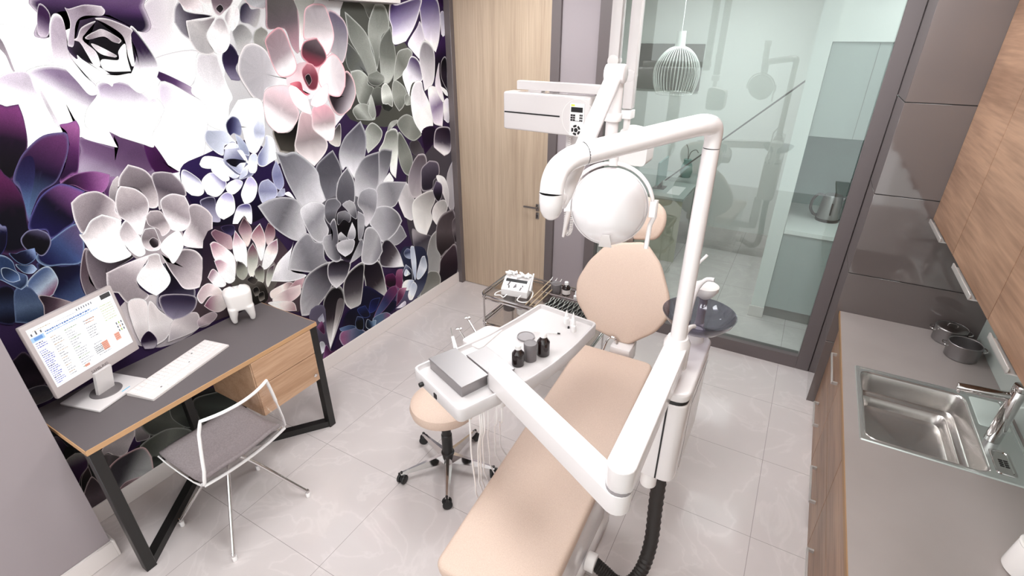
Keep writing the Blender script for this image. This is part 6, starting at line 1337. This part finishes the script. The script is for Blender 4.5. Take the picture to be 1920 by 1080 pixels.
# pots
def pot(x, y, label):
    t = thing('saucepan', label, 'pot', (x, y, CZ), 'steel pots on the worktop')
    part('body', MB().lathe([(0, 0), (.066, 0), (.070, .004), (.071, .08), (.073, .083), (.071, .085), (.068, .082), (.066, .008), (0, .006)], seg=40), 'steel', t, world=False)
    for s in (-1, 1):
        part('handle', MB().tube(catmull([(s*.071, -.025, .062), (s*.086, -.022, .065), (s*.092, 0, .066), (s*.086, .022, .065), (s*.071, .025, .062)], 5), .0035, 8), 'chrome', t, world=False)
    return t
pot(.955, 3.045, 'nearer steel pot on the worktop, by the sink'); 
t = pot(.922, 3.205, 'farther steel pot on the worktop, by grey panelled wall')
part('lid', MB().lathe([(0, .092), (.03, .091), (.066, .086), (.068, .084), (.0, .084)], seg=40).tube(catmull([(-.022, 0, .09), (-.016, 0, .104), (.016, 0, .104), (.022, 0, .09)], 4), .003, 8), 'dull', t, world=False)
t = thing('canister', 'white ceramic canister cut by the bottom right corner', 'canister', (.905, 1.665, CZ))
part('body', MB().lathe([(0, 0), (.055, 0), (.062, .006), (.062, .012), (.054, .104), (.051, .110), (0, .110)], seg=40), 'ceramic', t, world=False)
part('lid', MB().lathe([(0, .108), (.052, .108), (.054, .113), (.05, .118), (.02, .122), (.012, .128), (.014, .138), (0, .142)], seg=40), 'ceramic', t, world=False)
solo('spoon_rest', MB().lathe([(0, 0), (.028, 0), (.034, .012), (.032, .014), (.026, .004), (0, .003)], (.885, 1.585, CZ), 28), 'chrome', 'small chrome bowl in front of the white canister', 'bowl', (.885, 1.585, CZ))
solo('wall_hook', MB().box((1.058, 2.60, .885), (1.071, 2.63, .895), .001, 1).box((1.05, 2.61, .882), (1.06, 2.622, .888)), 'dial', 'small dark hook on the pale wall behind the faucet', 'hook', (1.07, 2.615, .885))
# upper cabinets
UZ = 1.318
def upper(y0, y1, label, hy):
    t = thing('wall_cabinet', label, 'cabinet', (.87, (y0+y1)/2, UZ), 'oak wall cabinets')
    part('body', MB().box((.70, y0, UZ+.004), (1.069, y1, 2.60)), 'oak', t)
    dd = part('door', MB().box((.683, y0+.001, UZ), (.70, y1-.001, 2.60), .0008, 1), 'oak', t)
    part('handle', MB().box((.664, hy[0], UZ-.013), (.669, hy[1], UZ+.008), .001, 1).box((.664, hy[0], UZ-.013), (.70, hy[1], UZ-.009)), 'satin', dd)
upper(2.748, 3.297, 'oak wall cabinet touching the grey panelled wall', (2.945, 3.265))
upper(2.101, 2.746, 'oak wall cabinet second from the grey panelled wall', (2.285, 2.62))
upper(1.454, 2.099, 'oak wall cabinet third from the grey panelled wall', (1.76, 1.985))
upper(.807, 1.452, 'oak wall cabinet cut by the right frame edge', (1.1, 1.3))

# ------------------------------------------------------------------ behind the glass
t = thing('kitchenette', 'pale grey built-in kitchenette behind the glass with white shelf top', 'kitchenette', (.6, 4.8, 0))
part('plinth', MB().box((.022, 4.40, 0), (1.545, 5.0, .10)), 'plinth', t)
part('cabinet', MB().box((.022, 4.37, .10), (1.545, 5.0, .765), .001, 1), 'green', t)
part('worktop', MB().box((.022, 4.35, .765), (1.545, 5.2, .80), .002, 1), 'farwhite', t)
part('splashback', MB().box((.022, 5.18, .80), (1.545, 5.2, 1.52)), 'teal', t)
uc = part('upper_cabinet', MB().box((.022, 4.475, 1.50), (1.545, 5.19, 2.134), .001, 1), 'green', t)
part('door_line', MB().box((.30, 4.4735, 1.50), (.303, 4.476, 2.13)), 'plinth', uc)
t = thing('kettle', 'steel kettle with dark handle on the shelf behind the glass', 'kettle', (.31, 4.77, .80))
part('body', MB().lathe([(0, .02), (.082, .02), (.085, .035), (.070, .20), (.062, .215), (0, .222)], seg=36), 'steel', t, world=False)
part('base', MB().lathe([(0, 0), (.088, 0), (.09, .018), (.08, .02), (0, .02)], seg=36), 'dial', t, world=False)
part('handle', MB().tube(catmull([(-.062, -.02, .205), (-.105, -.035, .215), (-.138, -.045, .17), (-.14, -.045, .10), (-.11, -.035, .05), (-.083, -.025, .04)], 6), .011, 10), 'dial', t, world=False)
part('spout', MB().tube([(.06, .02, .17), (.10, .03, .20)], [.02, .013], 12), 'steel', t, world=False)
part('water_gauge', MB().box((.0, -.082, .06), (.012, -.070, .16), .002), 'dial', t, world=False)
solo('microwave', MB().box((.42, 4.75, .80), (.95, 5.12, 1.08), .006), 'teal', 'dull green box shaped appliance behind the kettle', 'appliance', (.68, 4.93, .80))
t = thing('pendant_lamp', 'white wire cage pendant lamp behind the glass', 'pendant lamp', (-1.175, 5.2, CEIL))
pc = V((-1.175, 5.2, 0))
rb = [(.035, 2.075), (.09, 2.055), (.15, 2.0), (.195, 1.92), (.208, 1.84), (.195, 1.75), (.165, 1.672)]
rbp = catmull([(r, 0, z) for r, z in rb], 5)
r0 = None
for k in range(40):
    a = 2*PI*k/40
    if r0 is None:
        r0 = part('rib', MB().tube([(p.x, 0, p.z-CEIL) for p in rbp], .0032, 6), 'farwhite', t, world=False)
        r0.rotation_euler = (0, 0, 0)
    else:
        c = r0.copy(); COL.objects.link(c); c.parent = t; c.rotation_euler = (0, 0, a)
part('bottom_ring', MB().tube([pc+V((.165*math.cos(2*PI*k/40), .165*math.sin(2*PI*k/40), 1.672)) for k in range(40)], .0045, 8, closed=True), 'farwhite', t)
part('neck', MB().lathe([(0, 2.06), (.05, 2.06), (.043, 2.10), (.04, 2.20), (0, 2.20)], pc, 28), 'farwhite', t)
part('cord', MB().tube([pc+V((0, 0, 2.19)), pc+V((0, 0, CEIL-.02))], .003, 6), 'farwhite', t)
part('ceiling_rose', MB().cyl(pc+V((0, 0, CEIL-.03)), pc+V((0, 0, CEIL)), .05), 'farwhite', t)
t = thing('reception_desk', 'pale desk behind the glass carrying a paper sheet', 'desk', (-1.25, 5.5, 0))
part('desktop', MB().box((-1.75, 5.12, .67), (-.92, 6.2, .70), .002, 1), 'green', t)
part('front_panel', MB().box((-1.74, 5.14, 0), (-.93, 5.165, .67)), plain('pale_desk_front', '#b8b6a4', .5), t)
part('side_panel', MB().box((-1.74, 5.165, 0), (-1.71, 6.18, .67)).box((-.96, 5.9, 0), (-.93, 6.18, .67)), 'green', t)
solo('paper', MB().box((-1.12, 5.23, .7002), (-.99, 5.56, .7025)), 'bright', 'white sheet of paper on the desk behind the glass', 'paper', (-1.06, 5.4, .7002))
t = thing('screen', 'thin dark display seen edge-on behind the operating lamp', 'monitor', (-1.23, 5.4, .70))
part('panel', MB().poly([(-1.245, 5.25, .76), (-1.245, 5.62, .76), (-1.245, 5.62, 1.0), (-1.245, 5.25, 1.0)], (.02, 0, 0), .003, 1), 'teal', t)
part('stand', MB().box((-1.26, 5.40, .7), (-1.22, 5.46, .77)).box((-1.30, 5.36, .70), (-1.18, 5.50, .708)), 'dull', t)
t = thing('vase', 'dark teal vase with a sprig on the desk behind the glass', 'vase', (-1.10, 6.02, .70))
part('body', MB().lathe([(0, 0), (.05, 0), (.07, .06), (.06, .13), (.04, .17), (.045, .2), (0, .2)], seg=28), 'teal', t, world=False)
part('sprig', MB().tube(catmull([(0, 0, .19), (.02, 0, .28), (.07, .01, .31), (.10, .01, .28)], 5), .005, 6).tube(catmull([(0, 0, .19), (-.01, 0, .30), (-.04, .01, .36)], 5), .005, 6), 'plinth', t, world=False)
solo('wall_board', MB().box((-1.92, 6.46, 1.58), (-1.19, 6.5, 2.07), .004, 1), 'plinth', 'grey board on the far wall behind the pendant lamp', 'board', (-1.55, 6.5, 1.8))
t = thing('glass_screen', 'clear screen with thin dark sloping top rail behind the glass', 'glass screen', (-.63, 5.75, 0))
part('pane', MB().poly([(-1.30, 5.745, .0), (-.09, 5.745, 0), (-.09, 5.745, 1.80), (-1.30, 5.745, .66)], (0, .008, 0)), 'acrylic', t)
part('rail', MB().tube([(-1.30, 5.749, .665), (-.09, 5.749, 1.807)], .008, 8), 'jar', t)
